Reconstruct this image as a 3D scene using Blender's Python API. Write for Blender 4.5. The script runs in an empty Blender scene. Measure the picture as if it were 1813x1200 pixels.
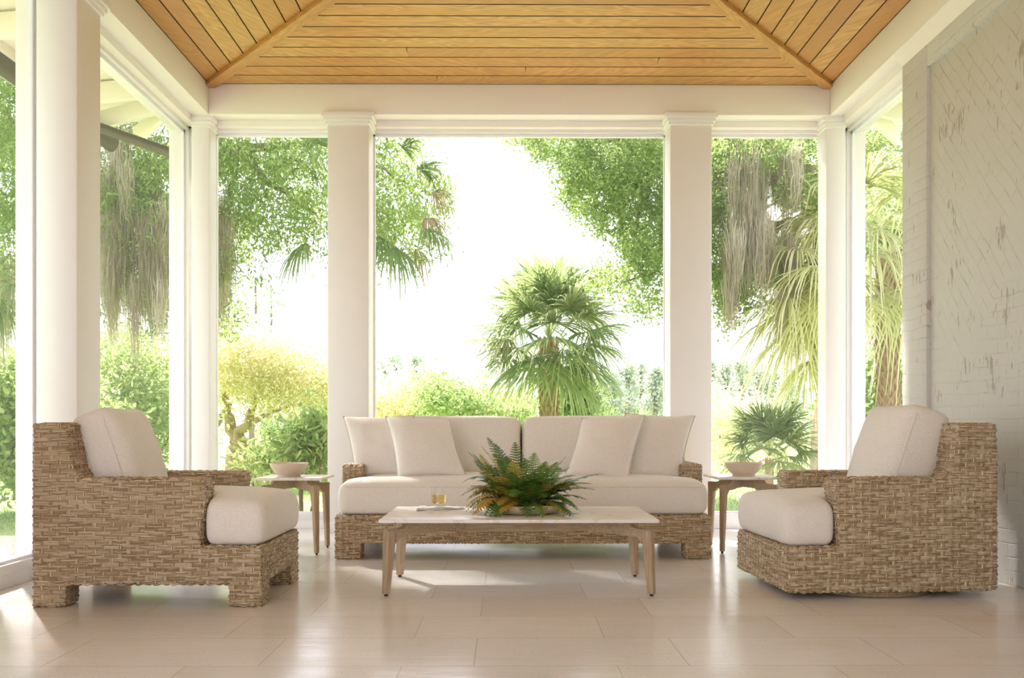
import bpy, bmesh, math, random
import numpy as np
from mathutils import Vector, Matrix
rng = np.random.default_rng(7)
random.seed(7)
S = bpy.context.scene
COL = S.collection
F = 1600.0; H = 0.86; HOR = 754.0; TH = 9.5 / F
CT, ST = math.cos(TH), math.sin(TH)

def P(px, py, d):
    """point seen at pixel (px, py) at depth d from the camera"""
    xc = (px - 906.5) / F * d
    return Vector((xc * CT + d * ST, -xc * ST + d * CT, H + (HOR - py) / F * d))

def PY(px, py, Y):
    """point seen at pixel (px, py) on the wall plane y = Y"""
    d = Y
    for _ in range(6):
        d = d * Y / P(px, py, d).y
    return P(px, py, d)

# ------------------------------------------------------------------ objects
def link(o, parent=None):
    COL.objects.link(o)
    if parent is not None:
        o.parent = parent
    return o

def empty(name, loc=(0, 0, 0), rz=0.0):
    o = bpy.data.objects.new(name, None)
    o.empty_display_size = 0.1
    o.location = loc
    o.rotation_euler = (0, 0, rz)
    return link(o)

def tag(o, label=None, cat=None, group=None, kind=None):
    if label: o['label'] = label
    if cat: o['category'] = cat
    if group: o['group'] = group
    if kind: o['kind'] = kind
    return o

def np_mesh(name, V, Fc, smooth=True, uv=None, attrs=None):
    """V (n,3); Fc (m,k) array or list of such arrays; uv (loops,2); attrs {name: per-vertex floats}"""
    me = bpy.data.meshes.new(name)
    V = np.asarray(V, dtype=np.float32)
    Fs = Fc if isinstance(Fc, (list, tuple)) else [Fc]
    Fs = [np.asarray(f, dtype=np.int32) for f in Fs if len(f)]
    loops = np.concatenate([f.ravel() for f in Fs])
    tot = np.concatenate([np.full(len(f), f.shape[1], np.int32) for f in Fs])
    start = np.concatenate([[0], np.cumsum(tot)[:-1]]).astype(np.int32)
    me.vertices.add(len(V)); me.vertices.foreach_set('co', V.ravel())
    me.loops.add(len(loops)); me.loops.foreach_set('vertex_index', loops)
    me.polygons.add(len(tot)); me.polygons.foreach_set('loop_start', start)
    me.polygons.foreach_set('use_smooth', np.full(len(tot), smooth))
    if uv is not None:
        l = me.uv_layers.new(name='UVMap')
        l.data.foreach_set('uv', np.asarray(uv, np.float32).ravel())
    for k, a in (attrs or {}).items():
        at = me.attributes.new(k, 'FLOAT', 'POINT')
        at.data.foreach_set('value', np.asarray(a, np.float32))
    me.update(calc_edges=True)
    me.validate()
    return me

def obj(name, me, mat, parent=None, loc=None):
    o = bpy.data.objects.new(name, me)
    if mat is not None:
        me.materials.clear(); me.materials.append(mat)
    if loc is not None: o.location = loc
    return link(o, parent)

class MB:
    """collects simple solids into one bmesh"""
    def __init__(s): s.bm = bmesh.new()
    def box(s, a, b, bev=0.0, rot=None, seg=2):
        a, b = Vector(a), Vector(b)
        t = bmesh.new()
        bmesh.ops.create_cube(t, size=1)
        sz = b - a
        for v in t.verts:
            v.co = Vector((v.co.x * sz.x, v.co.y * sz.y, v.co.z * sz.z))
        if bev > 0:
            bmesh.ops.bevel(t, geom=t.edges[:], offset=bev, segments=seg, profile=.5, affect='EDGES')
        M = Matrix.Translation((a + b) / 2)
        if rot is not None: M = M @ rot
        t.transform(M)
        s._add(t)
    def obox(s, p, q, w, h, bev=0.0, up=(0, 0, 1)):
        """bar from p to q, width w (sideways), height h (along up)"""
        p, q = Vector(p), Vector(q)
        d = (q - p); L = d.length; d.normalize()
        side = d.cross(Vector(up)).normalized(); u = side.cross(d).normalized()
        t = bmesh.new(); bmesh.ops.create_cube(t, size=1)
        for v in t.verts: v.co = Vector((v.co.x * L, v.co.y * w, v.co.z * h))
        if bev > 0: bmesh.ops.bevel(t, geom=t.edges[:], offset=bev, segments=2, profile=.5, affect='EDGES')
        M = Matrix((d, side, u)).transposed().to_4x4()
        M.translation = (p + q) / 2
        t.transform(M); s._add(t)
    def prism(s, poly, axis, a, b, bev=0.0):
        """polygon in the plane of the two other axes, extruded along axis from a to b"""
        t = bmesh.new()
        def mk(p, c):
            return {'x': (c, p[0], p[1]), 'y': (p[0], c, p[1]), 'z': (p[0], p[1], c)}[axis]
        A = [t.verts.new(mk(p, a)) for p in poly]; B = [t.verts.new(mk(p, b)) for p in poly]
        t.faces.new(A); t.faces.new(B[::-1])
        n = len(poly)
        for i in range(n): t.faces.new((A[i], B[i], B[(i + 1) % n], A[(i + 1) % n])[::-1])
        bmesh.ops.recalc_face_normals(t, faces=t.faces[:])
        if bev > 0: bmesh.ops.bevel(t, geom=t.edges[:], offset=bev, segments=2, profile=.5, affect='EDGES')
        s._add(t)
    def lathe(s, prof, n=48, c=(0, 0, 0)):
        t = bmesh.new(); rings = []
        for r, z in prof:
            if r < 1e-6: rings.append([t.verts.new((c[0], c[1], c[2] + z))])
            else: rings.append([t.verts.new((c[0] + r * math.cos(2 * math.pi * k / n), c[1] + r * math.sin(2 * math.pi * k / n), c[2] + z)) for k in range(n)])
        for A, B in zip(rings, rings[1:]):
            for k in range(n):
                k2 = (k + 1) % n
                if len(A) == 1 and len(B) == 1: continue
                if len(A) == 1: t.faces.new((A[0], B[k], B[k2]))
                elif len(B) == 1: t.faces.new((A[k], B[0], A[k2]))
                else: t.faces.new((A[k], B[k], B[k2], A[k2]))
        bmesh.ops.recalc_face_normals(t, faces=t.faces[:])
        s._add(t)
    def tube(s, pts, rad, n=8, cap=True):
        pts = [Vector(p) for p in pts]
        if not hasattr(rad, '__len__'): rad = [rad] * len(pts)
        t = bmesh.new(); rings = []; u = None
        for i, p in enumerate(pts):
            d = (pts[min(i + 1, len(pts) - 1)] - pts[max(i - 1, 0)]).normalized()
            if u is None: u = d.cross(Vector((0.31, 0.2, 0.93))).normalized()
            u = (u - d * u.dot(d)).normalized(); w = d.cross(u)
            rings.append([t.verts.new(p + (u * math.cos(2 * math.pi * k / n) + w * math.sin(2 * math.pi * k / n)) * rad[i]) for k in range(n)])
        for A, B in zip(rings, rings[1:]):
            for k in range(n): t.faces.new((A[k], A[(k + 1) % n], B[(k + 1) % n], B[k]))
        if cap: t.faces.new(rings[0][::-1]); t.faces.new(rings[-1])
        s._add(t)
    def _add(s, t):
        m = bpy.data.meshes.new('t'); t.to_mesh(m); t.free()
        s.bm.from_mesh(m); bpy.data.meshes.remove(m)
    def mesh(s, name, smooth=True, ang=35):
        me = bpy.data.meshes.new(name); s.bm.to_mesh(me); s.bm.free()
        if smooth:
            for p in me.polygons: p.use_smooth = True
            me.set_sharp_from_angle(angle=math.radians(ang))
        return me
    def build(s, name, mat, parent=None, smooth=True, ang=35):
        return obj(name, s.mesh(name, smooth, ang), mat, parent)

def struct(o):
    o['kind'] = 'structure'; return o

# ------------------------------------------------------------------ materials
class NT:
    def __init__(s, name):
        s.m = bpy.data.materials.new(name); s.m.use_nodes = True
        s.t = s.m.node_tree; s.t.nodes.clear()
        s.out = s.n('ShaderNodeOutputMaterial')
    def n(s, typ, **kw):
        nd = s.t.nodes.new(typ)
        for k, v in kw.items():
            if k.startswith('i_'):
                nd.inputs[k[2:].replace('_', ' ')].default_value = v
            else: setattr(nd, k, v)
        return nd
    def l(s, a, b): s.t.links.new(a, b)
    def math(s, op, a, b=None, c=None, clamp=False):
        nd = s.n('ShaderNodeMath', operation=op); nd.use_clamp = clamp
        for i, v in enumerate((a, b, c)):
            if v is None: continue
            if isinstance(v, (int, float)): nd.inputs[i].default_value = v
            else: s.l(v, nd.inputs[i])
        return nd.outputs[0]
    def mix(s, fac, a, b, blend='MIX'):
        nd = s.n('ShaderNodeMix', data_type='RGBA', blend_type=blend)
        for sock, v in ((nd.inputs[0], fac), (nd.inputs[6], a), (nd.inputs[7], b)):
            if isinstance(v, (int, float)): sock.default_value = v
            elif isinstance(v, tuple): sock.default_value = (*v, 1) if len(v) == 3 else v
            else: s.l(v, sock)
        return nd.outputs[2]
    def ramp(s, fac, stops, interp='LINEAR'):
        nd = s.n('ShaderNodeValToRGB'); cr = nd.color_ramp; cr.interpolation = interp
        while len(cr.elements) < len(stops): cr.elements.new(.5)
        for e, (p, c) in zip(cr.elements, stops):
            e.position = p; e.color = (*c, 1) if len(c) == 3 else c
        s.l(fac, nd.inputs[0]); return nd.outputs[0]
    def noise(s, vec, scale, detail=3, rough=.55, dist=0.0, out='Fac'):
        nd = s.n('ShaderNodeTexNoise'); nd.inputs['Scale'].default_value = scale
        nd.inputs['Detail'].default_value = detail; nd.inputs['Roughness'].default_value = rough
        nd.inputs['Distortion'].default_value = dist
        if vec is not None: s.l(vec, nd.inputs['Vector'])
        return nd.outputs[out]
    def mapping(s, vec, loc=(0, 0, 0), rot=(0, 0, 0), scale=(1, 1, 1)):
        nd = s.n('ShaderNodeMapping'); nd.inputs['Location'].default_value = loc
        nd.inputs['Rotation'].default_value = rot; nd.inputs['Scale'].default_value = scale
        s.l(vec, nd.inputs['Vector']); return nd.outputs[0]
    def coord(s, which='Object'):
        return s.n('ShaderNodeTexCoord').outputs[which]
    def bump(s, h, strength=.3, dist=.01, normal=None):
        nd = s.n('ShaderNodeBump'); nd.inputs['Strength'].default_value = strength
        nd.inputs['Distance'].default_value = dist; s.l(h, nd.inputs['Height'])
        if normal is not None: s.l(normal, nd.inputs['Normal'])
        return nd.outputs[0]
    def bsdf(s, color, rough=.5, normal=None, spec=.5, metal=0.0, **kw):
        b = s.n('ShaderNodeBsdfPrincipled')
        for k, v in (('Base Color', color), ('Roughness', rough), ('Metallic', metal), ('Specular IOR Level', spec)):
            if isinstance(v, (int, float)): b.inputs[k].default_value = v
            elif isinstance(v, tuple): b.inputs[k].default_value = (*v, 1) if len(v) == 3 else v
            else: s.l(v, b.inputs[k])
        for k, v in kw.items(): b.inputs[k.replace('_', ' ')].default_value = v
        if normal is not None: s.l(normal, b.inputs['Normal'])
        s.l(b.outputs[0], s.out.inputs[0]); return b
    def sep(s, vec):
        nd = s.n('ShaderNodeSeparateXYZ'); s.l(vec, nd.inputs[0]); return nd.outputs
    def comb(s, x, y, z=0.0):
        nd = s.n('ShaderNodeCombineXYZ')
        for i, v in enumerate((x, y, z)):
            if isinstance(v, (int, float)): nd.inputs[i].default_value = v
            else: s.l(v, nd.inputs[i])
        return nd.outputs[0]
    def white(s, vec):
        nd = s.n('ShaderNodeTexWhiteNoise', noise_dimensions='3D'); s.l(vec, nd.inputs['Vector'])
        return nd.outputs['Value']

def paint_mat(name, col, rough=.45, bump=.06):
    t = NT(name); c = t.coord()
    n = t.noise(c, 6, 3); n2 = t.noise(c, 140, 2)
    k = t.mix(t.math('MULTIPLY', n, .10), col, tuple(x * .86 for x in col))
    t.bsdf(k, rough, t.bump(n2, bump, .003)); return t.m

M = {}
M['paint'] = paint_mat('white_paint', (.81, .785, .765))
M['paint_beam'] = paint_mat('beam_paint', (.82, .77, .725), .55, .08)
M['alu'] = paint_mat('white_aluminium', (.84, .85, .88), .3, .02)
M['bronze'] = paint_mat('dark_bronze', (.085, .068, .048), .35, .02)
M['eave'] = paint_mat('eave_paint', (.85, .80, .71), .6, .1)
M['rubber'] = paint_mat('black_rubber', (.02, .018, .016), .6, .02)

def screen_mat():
    t = NT('window_screen')
    tr = t.n('ShaderNodeBsdfTransparent'); df = t.n('ShaderNodeBsdfDiffuse'); df.inputs[0].default_value = (.8, .8, .76, 1)
    tl = t.n('ShaderNodeBsdfTranslucent'); tl.inputs[0].default_value = (.85, .86, .84, 1)
    m1 = t.n('ShaderNodeMixShader'); m1.inputs[0].default_value = .5; t.l(df.outputs[0], m1.inputs[1]); t.l(tl.outputs[0], m1.inputs[2])
    m2 = t.n('ShaderNodeMixShader'); t.l(tr.outputs[0], m2.inputs[1]); t.l(m1.outputs[0], m2.inputs[2])
    lw = t.n('ShaderNodeLayerWeight'); lw.inputs[0].default_value = .3   # woven mesh closes up at a slant
    t.l(t.math('ADD', t.math('MULTIPLY', lw.outputs['Facing'], .05), .012), m2.inputs[0])
    t.l(m2.outputs[0], t.out.inputs[0]); return t.m
M['screen'] = screen_mat()

def plank_mat():
    t = NT('stained_cedar')
    uv = t.n('ShaderNodeUVMap').outputs[0]
    rnd = t.n('ShaderNodeAttribute', attribute_name='rnd').outputs['Fac']
    x, y, _ = t.sep(uv)
    v = t.comb(t.math('ADD', x, t.math('MULTIPLY', rnd, 37.0)), t.math('ADD', y, t.math('MULTIPLY', rnd, 11.0)), rnd)
    n1 = t.noise(t.mapping(v, scale=(1.3, 9, 1)), 1.0, 2, .5, .3)
    rings = t.math('FRACT', t.math('MULTIPLY', n1, 13.0))
    rings = t.math('ABSOLUTE', t.math('SUBTRACT', rings, .5))
    fine = t.noise(t.mapping(v, scale=(5, 170, 1)), 1.0, 3)
    base = t.ramp(rnd, [(0, (.43, .17, .045)), (.3, (.55, .27, .07)), (.6, (.64, .36, .11)), (.8, (.58, .34, .11)), (1, (.49, .20, .05))])
    c = t.mix(t.math('MULTIPLY', rings, 1.5), base, (.34, .145, .035))
    c = t.mix(t.math('MULTIPLY', fine, .45), c, (.70, .43, .15))
    blot = t.noise(t.mapping(v, scale=(1.1, 4, 1)), 1.6, 2)
    c = t.mix(t.math('MULTIPLY', t.math('SUBTRACT', blot, .45, clamp=True), .9, clamp=True), c, (.40, .26, .09))
    t.bsdf(c, .42, t.bump(fine, .15, .002), .45); return t.m
M['plank'] = plank_mat()
M['groove'] = paint_mat('plank_groove', (.045, .018, .006), .8)

def wood_mat(name, c1, c2, sc=1.0, axis=2):
    t = NT(name); c = t.coord()
    s = [120, 120, 120]; s[axis] = 7
    f = t.noise(t.mapping(c, scale=tuple(s)), sc, 4, .65)
    g = t.noise(c, 9, 2)
    col = t.mix(t.ramp(f, [(.3, (0, 0, 0)), (.7, (1, 1, 1))]), c1, c2)
    col = t.mix(t.math('MULTIPLY', g, .3), col, tuple(min(1, x * 1.25) for x in c2))
    t.bsdf(col, .62, t.bump(f, .35, .002), .3); return t.m
M['teak'] = wood_mat('weathered_teak', (.27, .185, .105), (.49, .375, .25))
M['teak_h'] = wood_mat('weathered_teak_rail', (.27, .185, .105), (.49, .375, .25), 1.0, 0)

def floor_mat():
    t = NT('limestone_tile'); c = t.coord()
    v = t.mapping(c, loc=(.1176 + .774 * .0, -3.666 + .424 * 10, 0))
    b = t.n('ShaderNodeTexBrick', offset=.3333, offset_frequency=2, squash=1.0)
    t.l(v, b.inputs['Vector'])
    for k, val in (('Scale', 1), ('Mortar Size', .0032), ('Mortar Smooth', .25), ('Bias', 0), ('Brick Width', .774), ('Row Height', .424)):
        b.inputs[k].default_value = val
    b.inputs['Color1'].default_value = (0, 0, 0, 1); b.inputs['Color2'].default_value = (1, 1, 1, 1); b.inputs['Mortar'].default_value = (.5, .5, .5, 1)
    per = t.ramp(b.outputs['Color'], [(0, (.73, .71, .685)), (.5, (.785, .775, .765)), (1, (.825, .82, .82))])
    stain = t.noise(t.mapping(c, scale=(1, 2.2, 1)), 1.7, 4, .6, .4)
    col = t.mix(t.math('MULTIPLY', t.math('SUBTRACT', stain, .45, clamp=True), 1.6, clamp=True), per, (.70, .645, .58))
    streak = t.noise(t.mapping(c, scale=(4, 38, 1)), 1.0, 3, .6)
    col = t.mix(t.math('MULTIPLY', streak, .22), col, (.80, .76, .70))
    och = t.noise(t.mapping(c, loc=(3, 1, 0), scale=(.9, 1.6, 1)), 1.3, 3, .55)
    col = t.mix(t.math('MULTIPLY', t.math('SUBTRACT', och, .52, clamp=True), 2.2, clamp=True), col, (.70, .60, .46))
    pit = t.noise(c, 120, 2, .5)
    pm = t.noise(c, 2.6, 3, .6)
    pits = t.math('MULTIPLY', t.math('GREATER_THAN', pit, .67), t.math('GREATER_THAN', pm, .50))
    col = t.mix(t.math('MULTIPLY', pits, .75), col, (.30, .24, .18))
    col = t.mix(t.math('MULTIPLY', b.outputs['Fac'], .5), col, (.50, .42, .32))
    hgt = t.math('ADD', t.math('MULTIPLY', streak, .5), t.math('MULTIPLY', t.noise(t.mapping(c, scale=(1, 3, 1)), 5, 3), .8))
    hgt = t.math('SUBTRACT', hgt, t.math('ADD', t.math('MULTIPLY', b.outputs['Fac'], 1.6), t.math('MULTIPLY', pits, .3)))
    rough = t.math('ADD', t.math('MULTIPLY', stain, .20), .10)
    t.bsdf(col, rough, t.bump(hgt, .2, .006), .6); return t.m
M['floor'] = floor_mat()

def brick_mat():
    t = NT('painted_brick'); c = t.coord()
    x, y, z = t.sep(c)
    warp = t.noise(c, 2.5, 2, .5, 0, 'Color')
    wx, wy, wz = t.sep(warp)
    u = t.math('ADD', y, t.math('MULTIPLY', t.math('SUBTRACT', wx, .5), .05))
    w = t.math('ADD', z, t.math('MULTIPLY', t.math('SUBTRACT', wy, .5), .05))
    def brick(rot, lw, rh):
        v = t.mapping(t.comb(u, w, 0.0), rot=(0, 0, rot))
        b = t.n('ShaderNodeTexBrick', offset=.5); t.l(v, b.inputs['Vector'])
        for k, val in (('Scale', 1), ('Mortar Size', .006), ('Mortar Smooth', 1.0), ('Brick Width', lw), ('Row Height', rh)): b.inputs[k].default_value = val
        return b.outputs['Fac']
    d1 = brick(math.radians(-50), .21, .075); d2 = brick(0, .2, .075)
    msk = t.noise(c, .9, 2)
    sel = t.math('GREATER_THAN', t.math('ADD', z, t.math('MULTIPLY', t.math('SUBTRACT', msk, .5), 1.6)), 1.55)
    inner = t.math('LESS_THAN', y, 5.80)
    top = t.math('LESS_THAN', z, 3.2)
    sel = t.math('MULTIPLY', t.math('MULTIPLY', sel, inner), top)
    fac = t.math('ADD', t.math('MULTIPLY', d1, sel), t.math('MULTIPLY', d2, t.math('SUBTRACT', 1.0, sel)))
    sm = t.noise(c, 7, 3, .6)
    fac = t.math('MULTIPLY', fac, t.math('MULTIPLY', t.math('SUBTRACT', t.noise(c, 3.7, 3, .6), .36, clamp=True), 3.2, clamp=True))   # thick paint fills many joints
    # chipped, unpainted flecks along some joints
    fl = t.noise(t.mapping(c, rot=(math.radians(-38), 0, 0), scale=(1, 60, 9)), 1.0, 3, .6)
    fl2 = t.noise(c, 5, 3)
    fleck = t.math('MULTIPLY', t.math('GREATER_THAN', t.math('MULTIPLY', fl, fl2), .37), .6)
    jf = t.math('MULTIPLY', t.math('MULTIPLY', fac, t.math('GREATER_THAN', t.noise(c, 6.3, 3), .61)), .4)
    k = t.math('MAXIMUM', fleck, jf)
    col = t.mix(t.math('MULTIPLY', sm, .35), (.61, .595, .575), (.53, .51, .485))
    col = t.mix(k, col, (.26, .19, .135))
    h = t.math('ADD', t.math('MULTIPLY', fac, -.8), t.math('ADD', t.math('MULTIPLY', sm, .9), t.math('MULTIPLY', k, -.6)))
    t.bsdf(col, .6, t.bump(h, .5, .012), .3); return t.m
M['brick'] = brick_mat()

WP, WC = .0212, .0415     # wicker row pitch and stake pitch
def wicker_mat(name, dark, mid, light):
    t = NT(name); uv = t.n('ShaderNodeUVMap').outputs[0]
    u, v, _ = t.sep(uv)
    a = t.math('DIVIDE', u, WC); b = t.math('DIVIDE', v, WP)
    col = t.math('FLOOR', t.math('ADD', a, .5)); du = t.math('SUBTRACT', a, col)
    row = t.math('FLOOR', b); dv = t.math('SUBTRACT', b, row)
    par = t.math('MODULO', t.math('ADD', t.math('ADD', col, row), 400.0), 2.0)
    near = t.math('LESS_THAN', t.math('ABSOLUTE', du), .21)
    stake = t.math('MULTIPLY', near, t.math('LESS_THAN', par, .5))
    hs = t.math('MULTIPLY', dv, 4.0); vs = t.math('MULTIPLY', t.math('ADD', t.math('DIVIDE', du, .42), .5), 3.0)
    def prof(s):
        f = t.math('FRACT', s); q = t.math('MULTIPLY', t.math('MULTIPLY', f, t.math('SUBTRACT', 1.0, f)), 4.0)
        return t.math('POWER', t.math('MAXIMUM', q, 0.0), .5)
    ph = prof(hs); pv = prof(vs)
    inv = t.math('SUBTRACT', 1.0, stake)
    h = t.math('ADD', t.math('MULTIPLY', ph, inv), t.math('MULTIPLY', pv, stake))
    # one float = the run of a band between two visible stakes
    fl = t.math('FLOOR', t.math('MULTIPLY', t.math('ADD', a, t.math('MODULO', t.math('ADD', row, 400.0), 2.0)), .5))
    idh = t.comb(fl, t.math('FLOOR', t.math('MULTIPLY', b, 4.0)), 0.0)
    idv = t.comb(col, t.math('FLOOR', vs), row)
    r1 = t.white(idh); r2 = t.white(idv)
    r = t.math('ADD', t.math('MULTIPLY', r1, inv), t.math('MULTIPLY', r2, stake))
    fibh = t.noise(t.comb(t.math('MULTIPLY', u, 30.0), t.math('MULTIPLY', v, 1500.0), r), 1.0, 2)
    fibv = t.noise(t.comb(t.math('MULTIPLY', u, 1500.0), t.math('MULTIPLY', v, 30.0), r), 1.0, 2)
    fib = t.math('ADD', t.math('MULTIPLY', fibh, inv), t.math('MULTIPLY', fibv, stake))
    mixv = t.math('ADD', t.math('MULTIPLY', r, .34), t.math('MULTIPLY', fib, .70))
    c = t.ramp(mixv, [(.2, dark), (.44, mid), (.74, light)])
    c = t.mix(t.math('MULTIPLY', t.math('SUBTRACT', .86, h), 2.4, clamp=True), c, (.022, .012, .005))  # shade in the gaps between strands, painted into the colour
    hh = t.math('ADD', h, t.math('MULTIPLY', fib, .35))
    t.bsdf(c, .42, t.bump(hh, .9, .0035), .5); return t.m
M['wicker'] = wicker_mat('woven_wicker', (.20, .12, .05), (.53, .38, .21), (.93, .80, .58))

def fabric_mat(name, c1, c2):
    t = NT(name); c = t.coord()
    n = t.noise(c, 260, 2, .6); n2 = t.noise(t.mapping(c, scale=(1, 1, .25)), 420, 2, .6)
    big = t.noise(c, 7, 3)
    col = t.mix(t.ramp(n, [(.35, (0, 0, 0)), (.65, (1, 1, 1))]), c1, c2)
    h = t.math('ADD', t.math('ADD', n, t.math('MULTIPLY', n2, .6)), t.math('MULTIPLY', big, 2.0))
    t.bsdf(col, .95, t.bump(h, .5, .004), .15, Sheen_Weight=.25, Sheen_Roughness=.5); return t.m
M['fabric'] = fabric_mat('cream_boucle', (.72, .68, .605), (.86, .835, .775))
M['pillow'] = fabric_mat('ivory_pillow_cloth', (.74, .70, .63), (.87, .845, .79))
M['piping'] = fabric_mat('piping_cloth', (.60, .545, .465), (.72, .665, .58))

def stone_mat():
    t = NT('veined_marble'); c = t.coord()
    n = t.noise(c, 1.8, 4, .6, 1.2)
    vein = t.math('ABSOLUTE', t.math('SUBTRACT', n, .5))
    col = t.mix(t.ramp(vein, [(0, (1, 1, 1)), (.02, (0, 0, 0))]), (.82, .79, .75), (.70, .64, .56))
    t.bsdf(col, .22, None, .5); return t.m
M['stone'] = stone_mat()
M['stone_edge'] = paint_mat('marble_edge', (.66, .61, .54), .4)
def ceramic_mat(name, col, sp):
    t = NT(name); c = t.coord(); n = t.noise(c, 130, 2); g = t.noise(c, 18, 2)
    k = t.mix(t.math('MULTIPLY', t.math('GREATER_THAN', n, .72), .35), col, sp)
    k = t.mix(t.math('MULTIPLY', g, .25), k, tuple(x * .8 for x in col))
    t.bsdf(k, .5, t.bump(g, .1, .003), .4); return t.m
M['ceramic'] = ceramic_mat('speckled_stoneware', (.70, .60, .475), (.40, .30, .2))
M['planter'] = ceramic_mat('planter_glaze', (.66, .55, .38), (.4, .3, .18))
M['napkin'] = fabric_mat('striped_napkin', (.64, .61, .58), (.82, .80, .77))

def leaf_mat(name, stops, trans=.45, rough=.5):
    t = NT(name)
    rnd = t.n('ShaderNodeAttribute', attribute_name='rnd').outputs['Fac']
    c = t.ramp(rnd, stops)
    p = t.n('ShaderNodeBsdfPrincipled'); p.inputs['Roughness'].default_value = rough; p.inputs['Specular IOR Level'].default_value = .35
    t.l(c, p.inputs['Base Color'])
    tl = t.n('ShaderNodeBsdfTranslucent'); t.l(t.mix(.25, c, (.56, .54, .26), 'MIX'), tl.inputs[0])
    mx = t.n('ShaderNodeMixShader'); mx.inputs[0].default_value = trans
    t.l(p.outputs[0], mx.inputs[1]); t.l(tl.outputs[0], mx.inputs[2]); t.l(mx.outputs[0], t.out.inputs[0]); return t.m
M['oak_leaf'] = leaf_mat('oak_leaves', [(0, (.10, .19, .04)), (.5, (.20, .33, .08)), (1, (.36, .48, .15))], .55)
M['yellow_leaf'] = leaf_mat('pale_yellow_leaves', [(0, (.50, .54, .22)), (.5, (.74, .70, .40)), (1, (.88, .82, .58))], .6)
M['bush_leaf'] = leaf_mat('bush_leaves', [(0, (.14, .27, .07)), (.5, (.30, .43, .13)), (1, (.50, .56, .24))])
M['far_leaf'] = leaf_mat('far_leaves', [(0, (.36, .45, .38)), (.5, (.47, .54, .44)), (1, (.60, .63, .50))], .3)  # pale because distance haze is put into the leaf colour
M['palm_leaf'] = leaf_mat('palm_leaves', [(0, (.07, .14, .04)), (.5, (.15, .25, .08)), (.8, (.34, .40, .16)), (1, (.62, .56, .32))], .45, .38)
M['palm_bright'] = leaf_mat('sunlit_palm_leaves', [(0, (.18, .28, .07)), (.4, (.36, .45, .15)), (.75, (.60, .60, .30)), (1, (.80, .76, .50))], .6, .35)  # paler version of the palm leaves, sun brightness put into the colour
M['palm_dead'] = leaf_mat('dry_palm_leaves', [(0, (.24, .17, .09)), (1, (.42, .33, .19))], .3)
M['moss'] = leaf_mat('hanging_moss', [(0, (.24, .20, .13)), (.5, (.46, .41, .30)), (1, (.74, .69, .58))], .5, .8)
M['fern'] = leaf_mat('fern_leaves', [(0, (.035, .11, .02)), (.3, (.07, .19, .03)), (.55, (.14, .28, .04)), (.72, (.30, .34, .05)), (.86, (.58, .40, .06)), (1, (.62, .31, .07))], .35, .4)
M['grass'] = leaf_mat('grass_blades', [(0, (.12, .27, .045)), (.6, (.2, .38, .075)), (1, (.45, .5, .15))], .4)

def bark_mat(name, a, b):
    t = NT(name); c = t.coord()
    n = t.noise(t.mapping(c, scale=(9, 9, 2)), 2.2, 4, .65)
    t.bsdf(t.mix(n, a, b), .85, t.bump(n, .8, .03), .2); return t.m
M['bark'] = bark_mat('grey_bark', (.10, .075, .05), (.30, .24, .17))
M['bark_pale'] = bark_mat('pale_bark', (.24, .17, .09), (.50, .40, .25))
M['boot'] = bark_mat('palm_boots', (.22, .13, .07), (.52, .37, .22))
def lawn_mat():
    t = NT('lawn'); c = t.coord()
    n = t.noise(c, .35, 4, .6); n2 = t.noise(c, 14, 3, .7)
    col = t.mix(n, (.16, .29, .08), (.42, .44, .2)); col = t.mix(t.math('MULTIPLY', n2, .5), col, (.28, .40, .13))
    # dry pine straw and sand in the beds next to the house
    x, y, z = t.sep(c)
    dx = t.math('MAXIMUM', t.math('SUBTRACT', -4.6, x), t.math('SUBTRACT', x, 5.0)); dy = t.math('SUBTRACT', y, 10.0)
    d = t.math('ADD', t.math('MAXIMUM', dx, dy), t.math('MULTIPLY', t.math('SUBTRACT', n2, .5), 1.6))
    bed = t.math('SUBTRACT', 1.0, t.math('MULTIPLY', d, 1.2, clamp=True), clamp=True)
    straw = t.mix(t.noise(t.mapping(c, scale=(30, 12, 1)), 3, 3), (.46, .39, .31), (.70, .63, .54))
    col = t.mix(bed, col, straw)
    t.bsdf(col, .9, t.bump(n2, .6, .05), .1); return t.m
M['lawn'] = lawn_mat()
def glass_mat():
    t = NT('clear_glass')
    tr = t.n('ShaderNodeBsdfTransparent'); tr.inputs[0].default_value = (.97, .975, .97, 1)
    g = t.n('ShaderNodeBsdfGlossy'); g.inputs['Roughness'].default_value = .03
    lw = t.n('ShaderNodeLayerWeight'); lw.inputs[0].default_value = .25
    m = t.n('ShaderNodeMixShader'); t.l(t.math('ADD', t.math('MULTIPLY', t.math('POWER', lw.outputs['Facing'], 3.0), .55), .03), m.inputs[0]); t.l(tr.outputs[0], m.inputs[1]); t.l(g.outputs[0], m.inputs[2])
    t.l(m.outputs[0], t.out.inputs[0]); return t.m
M['glass'] = glass_mat()
def liquid_mat():
    t = NT('amber_drink'); b = t.n('ShaderNodeBsdfPrincipled'); b.inputs['Base Color'].default_value = (.97, .70, .32, 1)
    b.inputs['Roughness'].default_value = .03; b.inputs['Transmission Weight'].default_value = 1; b.inputs['IOR'].default_value = 1.34
    t.l(b.outputs[0], t.out.inputs[0]); return t.m
M['liquid'] = liquid_mat()
SKY, SUN, EXPO = 3.3, 24.0, -0.14
SUN_DIR = (math.radians(-33), math.radians(42))   # azimuth from +y (negative = left), elevation
# ------------------------------------------------------------------ the room
XL, XR, YB = -2.415, 2.63, 7.335          # inner faces of the beams
WL, WR, WB = -2.68, 2.88, 7.6             # window planes
ZS, ZC, PITCH = 3.386, 3.632, 0.108       # soffit, eaves line of the wood ceiling, its slope
Y0 = -2.6

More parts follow.
